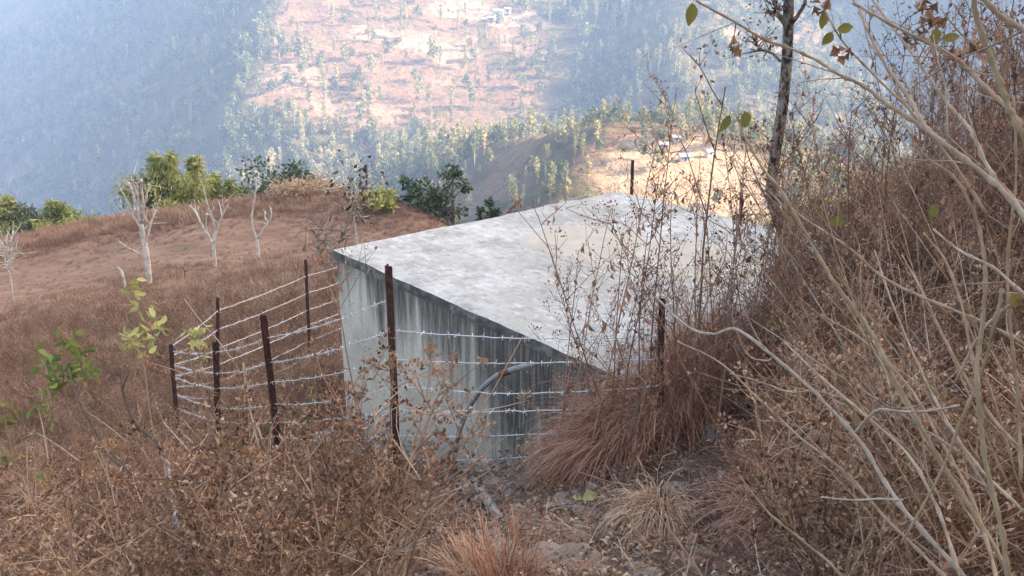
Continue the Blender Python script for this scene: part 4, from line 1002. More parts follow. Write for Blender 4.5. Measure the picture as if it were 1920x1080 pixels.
def plants():
    # --- left foreground weeds
    x, y = cand(5200, 2.1, 12.5); z = G(x, y); u, v = vis(x, y, z)
    pd = path_d(x, y)
    left = (x < -.12 - .02 * y) & clear(x, y, .12) & (pd > 1.15)
    wf = wall_front(x, y)
    d = np.where(left, .40, 0.) * np.where(wf, .30, 1.) * np.where(y > 9, .5, 1.)
    d = d * (.5 + fbm(x * 1.3, y * 1.3, 14, 2))
    k = RS.uniform(0, 1, len(x)) < d; x, y, wf = x[k], y[k], wf[k]
    s = RS.uniform(.65, 1.3, len(x)) * np.where(wf, .55, 1.) * np.where(y < 3.2, .8, 1.) * np.clip(1.25 - .05 * y, .7, 1.1)
    o = np.argsort(y); near = o[:150]; rest = o[150:]
    place(WEEDM, 'dry_weed', x[near], y[near], s[near], lambda a, b, c: ('tall' if c > .9 else 'low') + ' branched dead brown weed ' + ('at the bottom left corner' if a / b < -.36 and b < 4 else ('below the dark curved shoots at far left' if a / b < -.36 else ('before the fence posts' if b > 4.6 else 'at the bottom edge left of the path'))), 'dry weed', 'dead weeds left of the path', seed=3)
    scat('dry_undergrowth', [m[2] for m in WEEDM], x[rest], y[rest], s[rest], 'tangled dead brown undergrowth below the fence')
    x, y = cand(700, 2.6, 8.5, -.62, -.05); k = clear(x, y, .15) & (path_d(x, y) > 1.5) & ~wall_front(x, y) & (RS.uniform(0, 1, len(x)) < .42); x, y = x[k], y[k]
    scat('dry_undergrowth', [m[2] for m in STALKF[:2]] + [m[2] for m in UMBM], x, y, RS.uniform(.5, .95, len(x)), 'taller dead stalks standing through the left undergrowth', .18)
    sp = []
    for i in range(4):
        r2 = random.Random(900 + i); m = MB()
        for q in range(3):
            c = wob(r2, (0, 0, 0), (r2.uniform(-.4, .4), r2.uniform(-.4, .4), 1), r2.uniform(.4, .75), 5, .12); m.tube(c, np.linspace(.003, .0015, 6), 4, 1)
            for _ in range(12): m.oval(c[r2.randrange(2, 6)] + rv(r2, .02), rv(r2) + Vector((0, 0, .1)), r2.uniform(.014, .026), r2.uniform(.035, .07), rv(r2).normalized(), 0)
        sp.append(m.mesh('green_weed', ['yellow_leaf' if i % 2 else 'green_leaf', 'stem_brown']))
    x, y = cand(900, 4.2, 9.5, -.60, -.20); k = (fbm(x * .8, y * .8, 33, 3) > .52) & (RS.uniform(0, 1, len(x)) < .10 + .25 * (x / y < -.40)); x, y = x[k], y[k]
    scat('low_green_weeds', sp, x, y, RS.uniform(.5, .95, len(x)), 'scattered low green and yellow leafed weeds in the left undergrowth', .2)
    rc = random.Random(12)
    for k in range(95):
        yy = rc.uniform(2.8, 7.5); xx = rc.uniform(-.60, -.12) * yy
        if wall_front(np.array([xx]), np.array([yy]))[0]: continue
        m = MB(); a = rc.uniform(0, 6.28); L = rc.uniform(.5, 1.1); q = wob(rc, (0, 0, .05), (math.cos(a), math.sin(a), rc.uniform(.3, 1.6)), L, 6, .09); m.tube(q, np.linspace(.0048, .0022, 7), 5)
        tag(link('dry_cane', m.mesh('dry_cane', [rc.choice(['shrub_tan', 'shrub_pale', 'stem_brown', 'stem_brown'])], True), None, (xx, yy, g(xx, yy))), 'thin leafless dry cane leaning through the left undergrowth', 'cane', 'dry canes in the left undergrowth')
    # --- right bank: low weeds between the path and the thicket
    x, y = cand(4200, 1.9, 9.5, -.1, .70); z = G(x, y); u, v = vis(x, y, z)
    a, b = tank_local(x, y); ok = clear(x, y, .05) & (path_d(x, y) > 1.6) & (x > .1 + .02 * y)
    ok &= ~((b < -TH) & (a < TH - .2) & (a > -TH))                                  # open strip before the wall
    thick = np.clip((x - .16 * y) / (.14 * y), 0, 1)
    opn = (y < 4.7) & (x < .27 * y)
    d = np.where(ok, .10 + .42 * thick, 0) * np.where(opn, .10, 1.)
    k = RS.uniform(0, 1, len(x)) < d; x, y = x[k], y[k]; s = RS.uniform(.5, 1.05, len(x)) * np.where(x < .3 * y, .62, .95)
    scat('dry_undergrowth', [m[2] for m in WEEDM] + [m[2] for m in STALKF[:2]], x[rest_all(x)], y[rest_all(x)], s, 'tangled reddish dead undergrowth on the right bank')
    # --- tall stalks on the right bank
    x, y = cand(3400, 3.3, 9.0, .10, .66); a, b = tank_local(x, y)
    right_of = clear(x, y, .10) & ~((b > TH) | (a < -TH)) & ~((b < -TH) & (a < TH - .1))
    th = np.clip((x / y - .20) / .16, 0, 1)
    rim = (np.abs(a - TH - .45) < .40) & (b < 2.0)
    d = np.where(right_of & (y > 4.0), .035 + .15 * th, 0) * np.where(y < 4.6, .6, 1.); d = np.where(rim & right_of, .27, d)
    k = RS.uniform(0, 1, len(x)) < d; x, y = x[k], y[k]; s = RS.uniform(.55, 1.22, len(x)) * (.84 + .32 * np.clip((x / y - .24) / .25, 0, 1))
    o = np.argsort(y); near = o[:120]; rest = o[120:]
    place(STALKM + STALKF, 'tall_stalk', x[near], y[near], s[near], lambda a, b, c: ('tall' if c > 1. else 'shorter') + ' thin dead stalk with hanging leaves ' + ('in front of the tank roof' if a / b < .27 else ('by the mottled tree trunk' if a / b < .36 else 'in the thicket behind the bare shrub')), 'dry stalk', 'tall dead stalks on the right bank', .10, seed=5)
    scat('tall_thicket', [m[2] for m in STALKM + STALKF], x[rest], y[rest], s[rest], 'thicket of tall dead stalks behind the right bank', .12)
    # --- grass
    x, y = cand(2600, 2.0, 9.0, .0, .68); a, b = tank_local(x, y)
    ok = clear(x, y, .02) & (path_d(x, y) > 1.7) & (x > .12 + .03 * y) & ~((b < -TH) & (a < TH - .45) & (a > -TH))
    ok &= ~((y < 4.7) & (x < .25 * y))
    k = ok & (RS.uniform(0, 1, len(x)) < .33 * (fbm(x * 1.1, y * 1.1, 19, 3) > .47)); x, y = x[k], y[k]
    scat('red_grass', REDTUFT, x, y, RS.uniform(.45, .95, len(x)), 'fine red brown dry grass over the right bank', .2)
    x, y = cand(1500, 2.0, 7.5, -.5, .6); k = clear(x, y, .05) & (path_d(x, y) > .9) & ~((y < 4.7) & (x < .27 * y) & (x > 0)) & (RS.uniform(0, 1, len(x)) < np.where(x < 0, .36, .22)); x, y = x[k], y[k]
    scat('straw_grass', STRAWTUFT, x, y, RS.uniform(.4, .9, len(x)), 'pale dry straw grass between the weeds', .25)
    # --- field grass
    x, y = cand(26000, 9.5, 54, -.62, .12); z = G(x, y); fl = fbm(x * .16, y * .16, 88, 3)
    k = clear(x, y, .2) & (RS.uniform(0, 1, len(x)) < np.where(y < 24, .85, .30 + .5 * (fl > .52))); x, y, fl = x[k], y[k], fl[k]
    edge = np.clip((y - 40 - .12 * x) / 5, 0, 1)
    s = RS.uniform(.35, .85, len(x)) * np.where(y < 26, 1.25, .62) * (1 + .9 * np.clip((fl - .55) * 6, 0, 1)) + edge * RS.uniform(.2, 1.2, len(x))
    scat('field_grass', FIELDTUFT, x, y, s, 'short dry red brown grass covering the field')
    # darker brush patches in the hollow
    x, y = cand(9000, 9.5, 27, -.62, -.02); c = fbm(x * .30, y * .22, 93, 3); k = clear(x, y, .3) & (RS.uniform(0, 1, len(x)) < np.clip((c - .52) * 5, .02, .7) * np.clip((26 - y) / 5, 0, 1)); x, y = x[k], y[k]
    scat('field_weeds', [m[2] for m in WEEDM], x, y, RS.uniform(.45, .95, len(x)), 'brown dead weeds in the hollow of the field')
    # behind the tank
    x, y = cand(2600, 9.0, 32, .0, .58); k = clear(x, y, .25) & (RS.uniform(0, 1, len(x)) < .55) & (tank_local(x, y)[1] > TH); x, y = x[k], y[k]
    scat('field_weeds', [m[2] for m in WEEDM] + FIELDTUFT, x, y, RS.uniform(.5, .95, len(x)) * np.where(y > 13, 1.0, .7), 'dry weeds on the ground beyond the tank')
    # --- leaf litter and gravel
    x, y = cand(2600, 1.6, 8.5); k = clear(x, y, .02) & (RS.uniform(0, 1, len(x)) < np.where(path_d(x, y) < 1, .45, .62)); x, y = x[k], y[k]
    scat('leaf_litter', LITTER, x, y, RS.uniform(.6, 1.1, len(x)), 'fallen dead leaves and twigs on the ground', .08, .005)
    x, y = cand(5000, 1.8, 7.2, -.3, .45); pd = path_d(x, y); k = clear(x, y, .05) & (RS.uniform(0, 1, len(x)) < np.where(pd < 1.1, .6, np.where((x > 0) & (x < .28 * y), .40, .05))); x, y = x[k], y[k]
    scat('gravel', STONES, x, y, RS.uniform(.006, .028, len(x)) , 'small stones and grit on the path', .3, .003)
def rest_all(x): return np.arange(len(x))
plants()

# ------------------------------------------------------------------ stones
def stones():
    r = random.Random(31)
    spec = [(1340, 832, .085, 'grey stone standing on edge in the weeds of the right bank', .9, 'rock'), (1268, 925, .06, 'dark stone lying behind the pale grass tussock', .7, 'rock'), (790, 1022, .13, 'broad flat grey stone at the left edge of the path', .45, 'rock'),
            (640, 1058, .10, 'grey stone showing through the weeds at the bottom of the frame', .6, 'rock'), (1035, 1052, .10, 'pointed blue grey slab low on the path', .35, 'rock'), (1075, 1066, .11, 'wide pale brown slab at the bottom of the path', .3, 'rock_brown'),
            (988, 995, .055, 'rounded tan stone in the middle of the path', .5, 'rock_brown'), (1035, 955, .05, 'small grey stone left of the yellow leaf', .6, 'rock'), (950, 930, .05, 'grey stone just right of the half buried pipe', .6, 'rock'), (968, 978, .045, 'brown stone below the half buried pipe', .5, 'rock_brown')]
    for k, (u, v, s, lab, fl, mt) in enumerate(spec):
        p = gp(u, v); o = link('stone', stone_mesh(600 + k, fl, mt, .25, 8, 12), None, p + Vector((0, 0, s * fl * .25)), (r.uniform(-.3, .3), r.uniform(-.3, .3), r.uniform(0, 6)), s)
        tag(o, lab, 'stone')
    n = 0
    while n < 110:
        y = r.uniform(2.6, 6.6); px = np.interp(y, [p[1] for p in PATH], [p[0] for p in PATH]); x = px + r.gauss(.14, .30)
        if not clear(np.array([x]), np.array([y]), .1)[0]: continue
        s = r.uniform(.016, .055) if n % 5 else r.uniform(.05, .08); o = link('stone', STONES[n % 9], None, (x, y, g(x, y) + s * .12), (r.uniform(-.35, .35), r.uniform(-.35, .35), r.uniform(0, 6)), s)
        tag(o, 'loose stone among the many lying on the dirt path', 'stone', 'loose stones on the path'); n += 1
stones()

# ------------------------------------------------------------------ single grass tussocks
def tussock(name, u, v, n, h, w, sp, dr, rad, mat, label, seed, sc=1., off=(0, 0, 0), bias=(0, 0)):
    p = gp(u, v) + Vector(off); o = link(name, tuft(seed, n, h, w, sp, dr, rad, bias).mesh(name, [mat]), None, p, (0, 0, 0), sc); tag(o, label, 'grass tussock'); return o
tussock('grass_tussock', 1205, 1012, 800, .34, .06, .45, 1.0, .0018, 'straw', 'pale straw coloured tussock arching over at the right of the path', 701, off=(.05, .02, .07), bias=(-.45, -.35))
tussock('grass_tussock', 1175, 838, 1000, .56, .15, .75, .50, .0017, 'red_grass', 'big red brown tussock spilling over the near right corner of the tank wall', 702, bias=(-.8, -.3))
tussock('grass_tussock', 1255, 785, 900, .55, .17, .95, .50, .0017, 'red_grass', 'red brown tussock right of the big one, against the roof corner', 703, bias=(-.4, -.3))
tussock('grass_tussock', 1105, 872, 600, .42, .12, 1.1, .60, .0016, 'red_grass', 'lower red brown tussock drooping toward the path below the big one', 704, bias=(-.6, -.5))
tussock('grass_tussock', 1490, 985, 900, .42, .12, 1.1, .48, .0017, 'red_grass', 'flattened red straw tussock under the grey stem at lower right', 705)
tussock('grass_tussock', 1600, 970, 800, .42, .12, 1.1, .48, .0017, 'straw', 'flattened pale tussock at the lower right under the bare shrub', 706)
tussock('grass_tussock', 890, 1080, 300, .18, .10, .8, .25, .0016, 'straw', 'upright pale tussock at the bottom left edge of the path', 707)
tussock('grass_tussock', 950, 1100, 260, .30, .08, .7, .20, .0015, 'red_grass', 'reddish tussock at the bottom edge beside the path', 708)
tussock('grass_tussock', 1330, 705, 1100, .55, .14, .9, .32, .0017, 'red_grass', 'red brown tussock under the right roof edge', 709)

# ------------------------------------------------------------------ stalks that stand out by themselves
def lone_stalks():
    r = random.Random(91)
    spec = [(668, 452, 6.5, 'F', 'leafy red brown stalk standing before the left corner of the tank'), (1108, 238, 4.7, 'F', 'slim stalk with red seed heads rising past the far roof corner'), (1185, 330, 4.9, 'F', 'pale brown stalk in front of the far roof edge'),
            (1258, 150, 4.9, 'D', 'tall slim stalk reaching above the sunlit knoll'), (1345, 132, 4.7, 'D', 'tall dark beaded stalk left of the mottled tree'), (1392, 225, 4.5, 'D', 'dark stalk with leafy top beside the mottled tree'),
            (1300, 330, 5.0, 'F', 'bushy pale stalk over the right part of the roof'), (1062, 345, 4.9, 'F', 'reddish plumed stalk at the left of those over the roof'), (1150, 395, 5.0, 'F', 'fine sprayed stalk over the middle of the roof'),
            (1040, 430, 5.0, 'F', 'leaning stalk over the near roof edge'), (1220, 420, 4.8, 'D', 'dark stalk before the iron post at the roof corner'), (1425, 180, 5.0, 'D', 'tall stalk close to the mottled trunk')]
    spec += [(720, 610, 5.9, 'U', 'seed headed stalk leaning beside the tallest fence post'), (905, 612, 5.4, 'U', 'golden seed headed stalk reaching the roof edge above the pipe'), (915, 765, 5.2, 'U', 'golden seed headed stalk in front of the pipe'), (890, 850, 5.0, 'U', 'low golden seed headed stalk at the foot of the pipe'),
             (655, 690, 6.4, 'U', 'reddish seed headed stalk left of the tallest fence post'), (500, 790, 5.2, 'U', 'seed headed stalk in front of the second fence post'), (430, 660, 6.6, 'U', 'seed headed stalk over the wires by the corner posts'), (600, 760, 5.6, 'U', 'seed headed stalk before the left part of the tank wall'),
             (1180, 690, 4.4, 'U', 'seed headed stalk rising out of the red tussocks'), (985, 800, 4.9, 'U', 'seed headed stalk left of the big red tussock')]
    for u, v, y, k, lab in spec:
        tp = P(u, v, y); gz = g(tp.x, tp.y); src = STALKF if k == 'F' else (UMBM if k == 'U' else STALKM); i = r.randrange(len(src)); h = .95 if k == 'U' else 1.05 + .12 * (i % 6)
        o = link('tall_stalk', src[i][0], None, (tp.x, tp.y, gz - .02), (r.uniform(-.05, .05), r.uniform(-.05, .05), r.uniform(0, 6.28)), (tp.z - gz) / h * 1.02); tag(o, lab, 'dry stalk')
        c = bpy.data.objects.new('foliage', src[i][1]); COL.objects.link(c); c.parent = o
lone_stalks()

# ------------------------------------------------------------------ sticks, saplings, the bare shrub
def stick(name, pts, w, mat, label, cat, group=None, seed=0, twigs=0, n=6):
    """pts: (u, v, depth) of a bent shoot"""
    r = random.Random(seed); q = [P(u, v, y) for u, v, y in pts]; o0 = q[-1]; c = bez([p - o0 for p in q], 5); k = len(c)
    m = MB(); ws = np.linspace(w[0], w[1], k) / 2; m.tube([p + rv(r, ws[i] * .10) for i, p in enumerate(c)], ws, n)
    for _ in range(twigs):
        i = r.randrange(1, k - 1); d = (c[i - 1] - c[i]).normalized() + rv(r, .8); L = r.uniform(.05, .16); tw = wob(r, c[i], d, L, 3, .15); m.tube(tw, [ws[i] * .5, ws[i] * .4, ws[i] * .3, ws[i] * .2], 4)
    o = link(name, m.mesh(name, [mat], True)); o.location = o0; tag(o, label, cat, group); return o
stick('bare_shoot', [(128, 690, 5.6), (142, 740, 5.4), (175, 800, 5.2), (205, 855, 5.0), (240, 882, 4.8), (285, 925, 4.6), (318, 990, 4.4)], (.012, .020), 'twig_dark', 'dark bare shoot bending left below the green leaves', 'shoot', None, 1, 5)
stick('bare_shoot', [(225, 690, 5.0), (232, 740, 4.9), (255, 795, 4.8), (300, 835, 4.65), (315, 870, 4.55)], (.012, .020), 'twig_dark', 'dark curved shoot above the white stem in the left weeds', 'shoot', None, 2, 4)
stick('pale_shoot', [(314, 862, 4.3), (322, 920, 4.0), (332, 990, 3.7), (346, 1100, 3.4)], (.018, .030), 'twig_white', 'pale blotched upright stem in the left foreground', 'shoot', None, 3, 2)
stick('pale_cane', [(456, 680, 5.2), (462, 730, 5.1), (476, 800, 4.9), (495, 880, 4.7), (512, 935, 4.55)], (.010, .013), 'shrub_pale', 'taller of two upright pale canes before the second fence post', 'cane', None, 4)
stick('pale_cane', [(474, 836, 4.7), (480, 890, 4.6), (490, 950, 4.45), (504, 1010, 4.3)], (.013, .015), 'shrub_pale', 'shorter thick pale cane at the foot of the taller one', 'cane', None, 5)
stick('pale_cane', [(305, 790, 5.4), (345, 835, 5.1), (395, 890, 4.8), (440, 940, 4.6), (475, 985, 4.4)], (.008, .012), 'shrub_pale', 'pale cane slanting down to the right across the left weeds', 'cane', None, 6)
stick('pale_cane', [(345, 815, 5.3), (390, 860, 5.0), (420, 905, 4.8), (450, 945, 4.6)], (.008, .010), 'shrub_pale', 'second slanting cane close above the long one', 'cane', None, 7)
stick('pale_cane', [(60, 808, 5.4), (100, 830, 5.3), (150, 866, 5.1)], (.010, .012), 'shrub_tan', 'short pale cane lying at the far left of the weeds', 'cane', None, 8)
stick('pale_cane', [(150, 765, 5.8), (190, 790, 5.6), (240, 830, 5.4)], (.007, .009), 'shrub_tan', 'thin tan cane beside the dark left shoot', 'cane', None, 9)
stick('pale_cane', [(400, 945, 4.4), (450, 965, 4.3), (520, 1005, 4.15), (600, 1016, 4.0), (680, 1026, 3.9)], (.007, .010), 'shrub_tan', 'long thin cane lying nearly flat at lower left', 'cane', None, 10)
stick('pale_cane', [(118, 930, 4.4), (70, 975, 4.2), (20, 1030, 4.0), (-30, 1080, 3.8)], (.007, .010), 'shrub_tan', 'tan cane leaning left at the lower left corner', 'cane', None, 11)
stick('pale_cane', [(745, 855, 5.6), (700, 900, 5.2), (655, 955, 4.8), (600, 1020, 4.4)], (.007, .009), 'shrub_tan', 'tan cane slanting down left below the tallest fence post', 'cane', None, 12)
stick('pale_cane', [(345, 560, 8.4), (375, 600, 8.2), (410, 640, 8.0), (440, 680, 7.8)], (.009, .011), 'shrub_grey', 'thin grey cane slanting across the far fence wires', 'cane', None, 13)
stick('pale_cane', [(917, 790, 5.5), (900, 830, 5.4), (880, 870, 5.2)], (.007, .008), 'straw', 'short straw stalk leaning before the pipe on the wall', 'cane', None, 14)
stick('pale_cane', [(1085, 885, 4.3), (1150, 905, 4.2), (1250, 918, 4.0), (1370, 918, 3.8)], (.006, .009), 'shrub_tan', 'long thin cane lying across the bank above the pale tussock', 'cane', None, 15)
stick('pale_cane', [(1172, 1046, 3.5), (1260, 1036, 3.4), (1360, 1036, 3.3), (1480, 1030, 3.1)], (.006, .008), 'shrub_tan', 'long thin cane lying across the bank below the pale tussock', 'cane', None, 16)
stick('pale_cane', [(1055, 835, 5.0), (1110, 828, 4.9), (1170, 815, 4.8)], (.007, .009), 'shrub_grey', 'short grey stick lying on the big red tussock', 'cane', None, 17)
def spray(mb, r, p, n, R, l, mi=0, down=.2):
    for _ in range(n): mb.oval(p + rv(r, R), rv(r) + Vector((0, 0, -down)), l * .40, l * r.uniform(.6, 1.1), rv(r).normalized(), mi, .12, .3)
def sapling(label, stems, blobs, mat, seed, base):
    r = random.Random(seed); b = base; t = empty('leafy_sapling', b, label, 'sapling'); m = MB(); m2 = MB()
    for s in stems: c = bez([P(*q) - b for q in s], 5); m.tube(c, np.linspace(.006, .002, len(c)), 4)
    for (u, v, y, n, R, l) in blobs:
        p = P(u, v, y) - b; spray(m2, r, p, n, R, l, 0); m.tube(wob(r, p + Vector((0, 0, -R * 1.3)), (0, 0, 1), R * 2, 3, .2), [.003, .0025, .002, .001], 3)
    link('stem', m.mesh('stem', ['stem_brown']), t); link('leaves', m2.mesh('leaves', [mat]), t)
sapling('green leafed sapling at far left, leaves bunched round a dark shoot', [[(150, 900, 5.7), (135, 800, 5.8), (118, 720, 5.9), (120, 650, 6.0)], [(120, 740, 5.9), (85, 680, 6.0)], [(140, 760, 5.9), (165, 690, 6.0)]],
        [(125, 640, 6.0, 12, .05, .10), (85, 672, 6.0, 14, .06, .10), (115, 695, 5.95, 22, .08, .10), (150, 668, 6.0, 16, .07, .09), (165, 700, 5.9, 10, .07, .07), (100, 715, 5.9, 12, .06, .09), (185, 690, 5.9, 8, .08, .06)], 'green_leaf', 801, P(150, 900, 5.7))
sapling('taller slim sapling with yellow green leaves before the field hollow', [[(285, 800, 6.6), (272, 700, 6.8), (265, 620, 7.0), (255, 520, 7.2)]],
        [(262, 632, 7.0, 16, .12, .12), (285, 605, 7.0, 9, .09, .11), (245, 606, 7.0, 8, .09, .11), (262, 560, 7.1, 10, .08, .10), (258, 530, 7.2, 8, .07, .09), (270, 655, 6.9, 10, .08, .1)], 'yellow_leaf', 802, P(285, 800, 6.6))
sapling('small sapling with a single bunch of yellow green leaves beside the corner post', [[(385, 760, 8.0), (375, 690, 8.2), (370, 620, 8.3)]], [(368, 628, 8.3, 18, .09, .11), (372, 652, 8.2, 10, .07, .1)], 'yellow_leaf', 803, P(385, 760, 8.0))
sapling('low sprig of green leaves at the left frame edge', [[(25, 860, 5.6), (12, 800, 5.7), (5, 760, 5.8)]], [(8, 770, 5.8, 14, .06, .09), (4, 790, 5.8, 8, .05, .08), (10, 862, 5.6, 10, .06, .07)], 'olive_leaf', 804, P(25, 860, 5.6))
sapling('low pale green sprig below the far left sapling', [[(90, 860, 5.6), (80, 800, 5.7), (70, 760, 5.8)]], [(72, 760, 5.8, 10, .06, .07), (95, 780, 5.8, 8, .07, .06), (80, 900, 5.4, 9, .08, .06)], 'green_leaf', 805, P(90, 860, 5.6))
sapling('few yellow green leaves on a stalk inside the right thicket edge', [[(1480, 680, 4.5), (1470, 620, 4.6)]], [(1478, 612, 4.6, 7, .05, .07), (1465, 605, 4.6, 4, .04, .06)], 'yellow_leaf', 806, P(1480, 680, 4.5))
lf = MB(); rr = random.Random(4)
lf.leaf((0, 0, .02), (1, .3, .25), .07, .09, Vector((0, -.6, 1)).normalized(), 0, .15, .3); lf.leaf((0, 0, .02), (-.6, .3, .1), .045, .05, Vector((0, -.7, 1)).normalized(), 0, .1, .3)
tag(link('fallen_leaf', lf.mesh('fallen_leaf', ['yellow_leaf']), None, gp(1090, 950) + Vector((0, 0, .02))), 'pale yellow fallen leaf on the path', 'leaf')
def plastic():
    r = random.Random(8)
    for k, (u, v, y, s, lab) in enumerate([(692, 825, 6.9, .12, 'crumpled pale plastic bag at the foot of the tank wall'), (608, 812, 7.4, .09, 'scrap of white plastic in the weeds left of the tank wall')]):
        p = P(u, v, y); p.z = max(p.z, g(p.x, p.y) + s * .5); m = MB(); n = 10; vs = []
        for i in range(n + 1):
            for j in range(n + 1):
                a = (i / n - .5) * 2; b = (j / n - .5) * 2; vs.append((a * s + r.uniform(-.01, .01), b * s * .5 + r.uniform(-.015, .015), (1 - a * a) * (1 - b * b) * s * .8 + r.uniform(-.02, .02)))
        m.add(vs, [(i * (n + 1) + j, (i + 1) * (n + 1) + j, (i + 1) * (n + 1) + j + 1, i * (n + 1) + j + 1) for i in range(n) for j in range(n)])
        tag(link('plastic_bag', m.mesh('plastic_bag', ['plastic']), None, p - Vector((0, 0, s * .4)), (.5, .1, .4)), lab, 'plastic bag')
plastic()

def shrub():
    """large bare shrub on the bank at the right: long arching stems"""
    r = random.Random(55); root = Vector((1.75, 2.0, g(1.75, 2.0)))
    t = empty('bare_shrub', root, 'big leafless shrub with long pale arching stems filling the right edge', 'shrub')
    allp = []
    def stem(pts, w0, w1, mat, n=8, tw=3, node=True):
        q = bez([P(u, v, y) - root for u, v, y in pts], 6); k = len(q); ws = np.linspace(w0, w1, k) * .36; m = MB()
        m.tube([p_ + rv(r, ws[i] * .28) for i, p_ in enumerate(q)], [w * (1 + (.45 if node and i % 4 == 0 else 0)) * r.uniform(.88, 1.1) for i, w in enumerate(ws)], n)
        for _ in range(tw):
            i = r.randrange(2, k - 1); d = (q[max(0, i - 1)] - q[i]).normalized() * .8 + rv(r, .8); L = r.uniform(.04, .22); wv = wob(r, q[i], d, L, 4, .16); m.tube(wv, np.linspace(ws[i] * .45, ws[i] * .2, 5), 5)
        link('stem', m.mesh('shrub_stem', [mat], True), t); allp.extend(q)
    S = lambda uv, y0, y1: [(u, v, y0 + (y1 - y0) * i / (len(uv) - 1)) for i, (u, v) in enumerate(uv)]
    stem(S([(1230, 556), (1262, 590), (1300, 618), (1340, 626), (1382, 618), (1450, 668), (1530, 738), (1610, 825), (1660, 905), (1705, 968), (1790, 1060), (1850, 1130)], 2.3, 1.6), .006, .0135, 'shrub_grey', tw=3)
    stem(S([(1380, 618), (1395, 655), (1412, 672), (1440, 676), (1452, 668)], 2.12, 2.1), .004, .006, 'shrub_pale', 5, 1)
    stem(S([(1370, 700), (1430, 718), (1480, 735), (1525, 733)], 2.0, 1.98), .004, .007, 'shrub_pale', 6, 2)
    stem(S([(1800, 760), (1745, 770), (1690, 772), (1650, 768), (1625, 785), (1604, 810)], 1.75, 1.85), .005, .009, 'shrub_grey', 6, 3)
    stem(S([(1540, 932), (1600, 938), (1650, 935), (1692, 938)], 1.8, 1.72), .004, .007, 'shrub_grey', 6, 1)
    stem(S([(1306, 2), (1380, 42), (1436, 75), (1490, 94), (1535, 115), (1571, 138), (1622, 163), (1656, 191), (1704, 220), (1746, 250), (1806, 300), (1861, 337), (1912, 382), (1960, 420)], 2.3, 1.7), .006, .014, 'shrub_tan', tw=5)
    stem(S([(1590, -12), (1611, 17), (1625, 53), (1661, 124), (1695, 169), (1718, 208), (1740, 242), (1788, 282), (1861, 340), (1918, 400), (1960, 470)], 2.1, 1.65), .007, .013, 'shrub_pale', tw=3)
    stem(S([(1625, -15), (1661, 34), (1698, 84), (1732, 130), (1768, 183), (1797, 217), (1825, 253), (1850, 310), (1890, 370), (1950, 450)], 2.2, 1.7), .006, .012, 'shrub_pale', tw=3)
    stem(S([(1600, 5), (1645, 31), (1718, 70), (1785, 104), (1825, 141), (1858, 174), (1895, 208), (1950, 270)], 2.0, 1.7), .007, .011, 'shrub_tan', tw=4)
    stem(S([(1822, -20), (1836, 48), (1858, 113), (1881, 169), (1895, 208), (1915, 250), (1960, 330)], 1.6, 1.5), .011, .015, 'shrub_olive', tw=2)
    stem(S([(1830, -15), (1878, 31), (1930, 60), (1980, 75)], 1.5, 1.45), .010, .012, 'shrub_tan', tw=1)
    stem(S([(1540, 10), (1577, 73), (1619, 121), (1661, 163), (1695, 194), (1730, 235), (1790, 310), (1850, 400)], 2.3, 2.0), .005, .009, 'shrub_tan', tw=5)
    stem(S([(1383, 222), (1400, 262), (1430, 315), (1461, 352), (1491, 404), (1528, 467), (1565, 530), (1610, 589), (1639, 633), (1673, 700), (1720, 790), (1780, 890), (1850, 1000), (1900, 1090)], 2.5, 1.6), .007, .014, 'shrub_olive', tw=5)
    stem(S([(1470, 372), (1491, 396), (1539, 430), (1595, 467), (1654, 519), (1732, 559), (1824, 596), (1920, 644), (1990, 690)], 2.4, 1.8), .005, .010, 'shrub_tan', tw=4)
    stem(S([(1715, 270), (1743, 300), (1787, 330), (1813, 370), (1836, 430), (1847, 504), (1843, 596), (1832, 693), (1838, 780), (1850, 880), (1880, 1000), (1890, 1100)], 1.9, 1.45), .007, .013, 'shrub_olive', tw=3)
    stem(S([(1732, 437), (1773, 489), (1799, 559), (1817, 640), (1840, 760)], 2.0, 1.8), .005, .009, 'shrub_tan', tw=2)
    stem(S([(1691, 478), (1724, 537), (1758, 607), (1791, 674), (1850, 770), (1920, 850)], 2.2, 1.8), .005, .010, 'shrub_tan', tw=3)
    stem(S([(1640, 470), (1670, 560), (1720, 680), (1770, 780), (1830, 870), (1920, 960)], 2.3, 1.7), .005, .009, 'shrub_pale', tw=3)
    stem(S([(1880, 540), (1862, 620), (1840, 700), (1805, 780), (1762, 890), (1690, 1020)], 1.7, 1.6), .010, .006, 'shrub_olive', tw=2)
    stem(S([(1540, 590), (1620, 640), (1700, 720), (1760, 820), (1820, 930), (1860, 1050), (1870, 1110)], 2.2, 1.5), .005, .011, 'shrub_tan', tw=4)
    stem(S([(1270, 640), (1350, 680), (1420, 745), (1500, 820), (1590, 890), (1650, 960), (1720, 1030), (1790, 1100)], 2.4, 1.6), .005, .009, 'shrub_tan', tw=5)
    stem(S([(1470, 640), (1520, 690), (1600, 760), (1700, 850), (1760, 960), (1800, 1080)], 2.2, 1.6), .005, .010, 'shrub_pale', tw=4)
    stem(S([(1920, 555), (1870, 590), (1830, 640), (1790, 720)], 1.7, 1.8), .008, .005, 'shrub_pale', tw=2)
    stem(S([(1750, 430), (1800, 470), (1860, 500), (1930, 560)], 1.8, 1.6), .005, .008, 'shrub_pale', tw=2)
    stem(S([(1385, 890), (1440, 960), (1500, 1010), (1560, 1060), (1600, 1110)], 1.9, 1.7), .005, .008, 'shrub_olive', tw=3)
    stem(S([(1230, 960), (1290, 1040), (1330, 1100)], 2.4, 2.3), .006, .007, 'shrub_tan', tw=2)
    stem(S([(1900, 180), (1905, 330), (1890, 480), (1895, 620), (1910, 760), (1915, 900)], 1.9, 1.6), .006, .010, 'shrub_tan', tw=4)
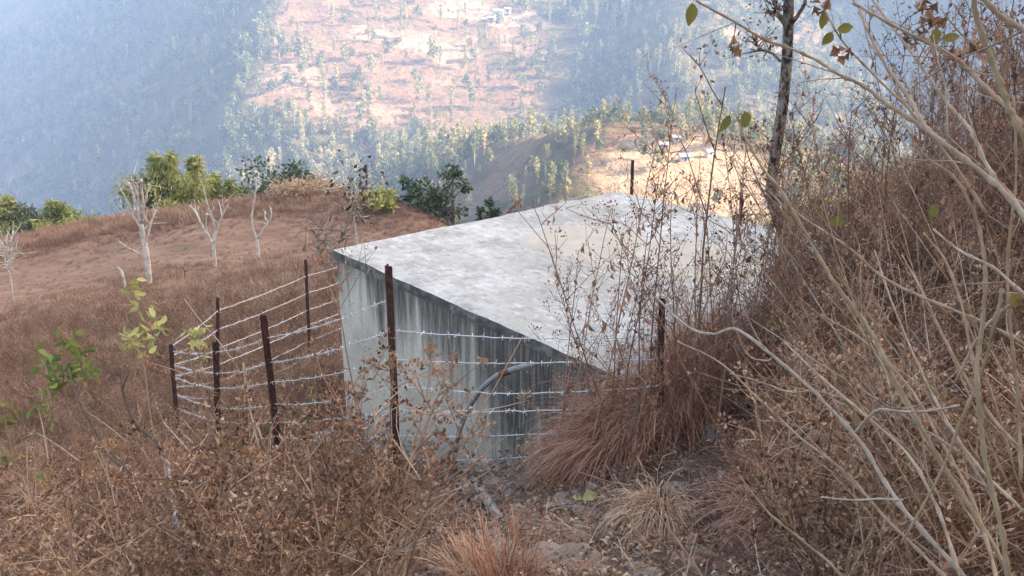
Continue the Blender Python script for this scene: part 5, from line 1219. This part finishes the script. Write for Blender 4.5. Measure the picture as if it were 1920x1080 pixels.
    for k in range(34):                                        # finer stems behind, sweeping up and left from the root
        u0 = r.uniform(1700, 2050); v0 = r.uniform(820, 1120); y0 = r.uniform(1.7, 2.4); L = r.uniform(320, 900); an = r.uniform(1.0, 1.45) if k % 2 else r.uniform(.55, 1.1)
        pts = []
        for i in range(6):
            q = i / 5; pts.append((u0 - math.cos(an + q * .12 * (k % 3 - 1)) * L * q, v0 - math.sin(an + q * .10 * (k % 3 - 1)) * L * q, y0 + q * r.uniform(.2, .9)))
        stem(pts[::-1], .0018, r.uniform(.0035, .0065), r.choice(['shrub_tan', 'shrub_olive', 'bark_grey', 'shrub_tan']), 5, 6)
    m = MB()
    def one(u, v, y, l, w, dn, mat_mb, mi): mat_mb.oval(P(u, v, y) - root, Vector(dn), w * .8, l * .85, Vector((.2, -1, .1)).normalized(), mi, .12, .3)
    for (u, v, y, l, w, dn) in [(1298, 5, 2.3, .062, .036, (0, 0, -1)), (1396, 208, 2.5, .055, .036, (.25, 0, -1)), (1368, 215, 2.5, .06, .03, (-.35, 0, -1)), (1545, 20, 2.3, .05, .03, (.1, 0, -1)), (1560, 60, 2.25, .04, .03, (-.5, 0, -1)), (1570, 55, 2.2, .045, .028, (1, 0, .15)),
                                 (1755, 52, 2.0, .04, .03, (.1, 0, -1)), (1765, 72, 2.0, .05, .022, (1, 0, .1)), (1745, 408, 2.0, .035, .03, (.2, 0, .7)), (1585, 412, 2.3, .05, .032, (-.8, 0, -.2)), (1895, 550, 1.7, .045, .036, (.5, 0, -.5))]:
        one(u, v, y, l, w, dn, m, 0); b0 = P(u, v, y) - root; e = min(allp, key=lambda q: (q - b0).length); m.tube([e, (e + b0) / 2 + Vector((0, 0, .006)), b0], [.0014, .0011, .0009], 5)
    link('leaves', m.mesh('shrub_leaves', ['olive_leaf']), t)
    m = MB()
    for (u, v, y) in [(1375, 88, 2.35), (1578, 100, 2.2), (1730, 18, 2.1), (1760, 38, 2.1), (1735, 40, 2.1), (1830, 92, 1.8), (1718, 76, 2.1), (1790, 106, 2.0), (1545, 12, 2.3), (1790, 1060, 1.7)]:
        b0 = P(u, v, y) - root; e = min(allp, key=lambda q: (q - b0).length); m.tube([e, (e + b0) / 2 + Vector((0, 0, .008)), b0], [.0016, .0012, .001], 5)
        for _ in range(7): m.leaf(P(u, v, y) - root + rv(r, .008), rv(r), .02, .026, rv(r).normalized(), 0, .4, .6)
    link('dead_leaves', m.mesh('shrub_dead_leaves', ['red_leaf']), t)
shrub()
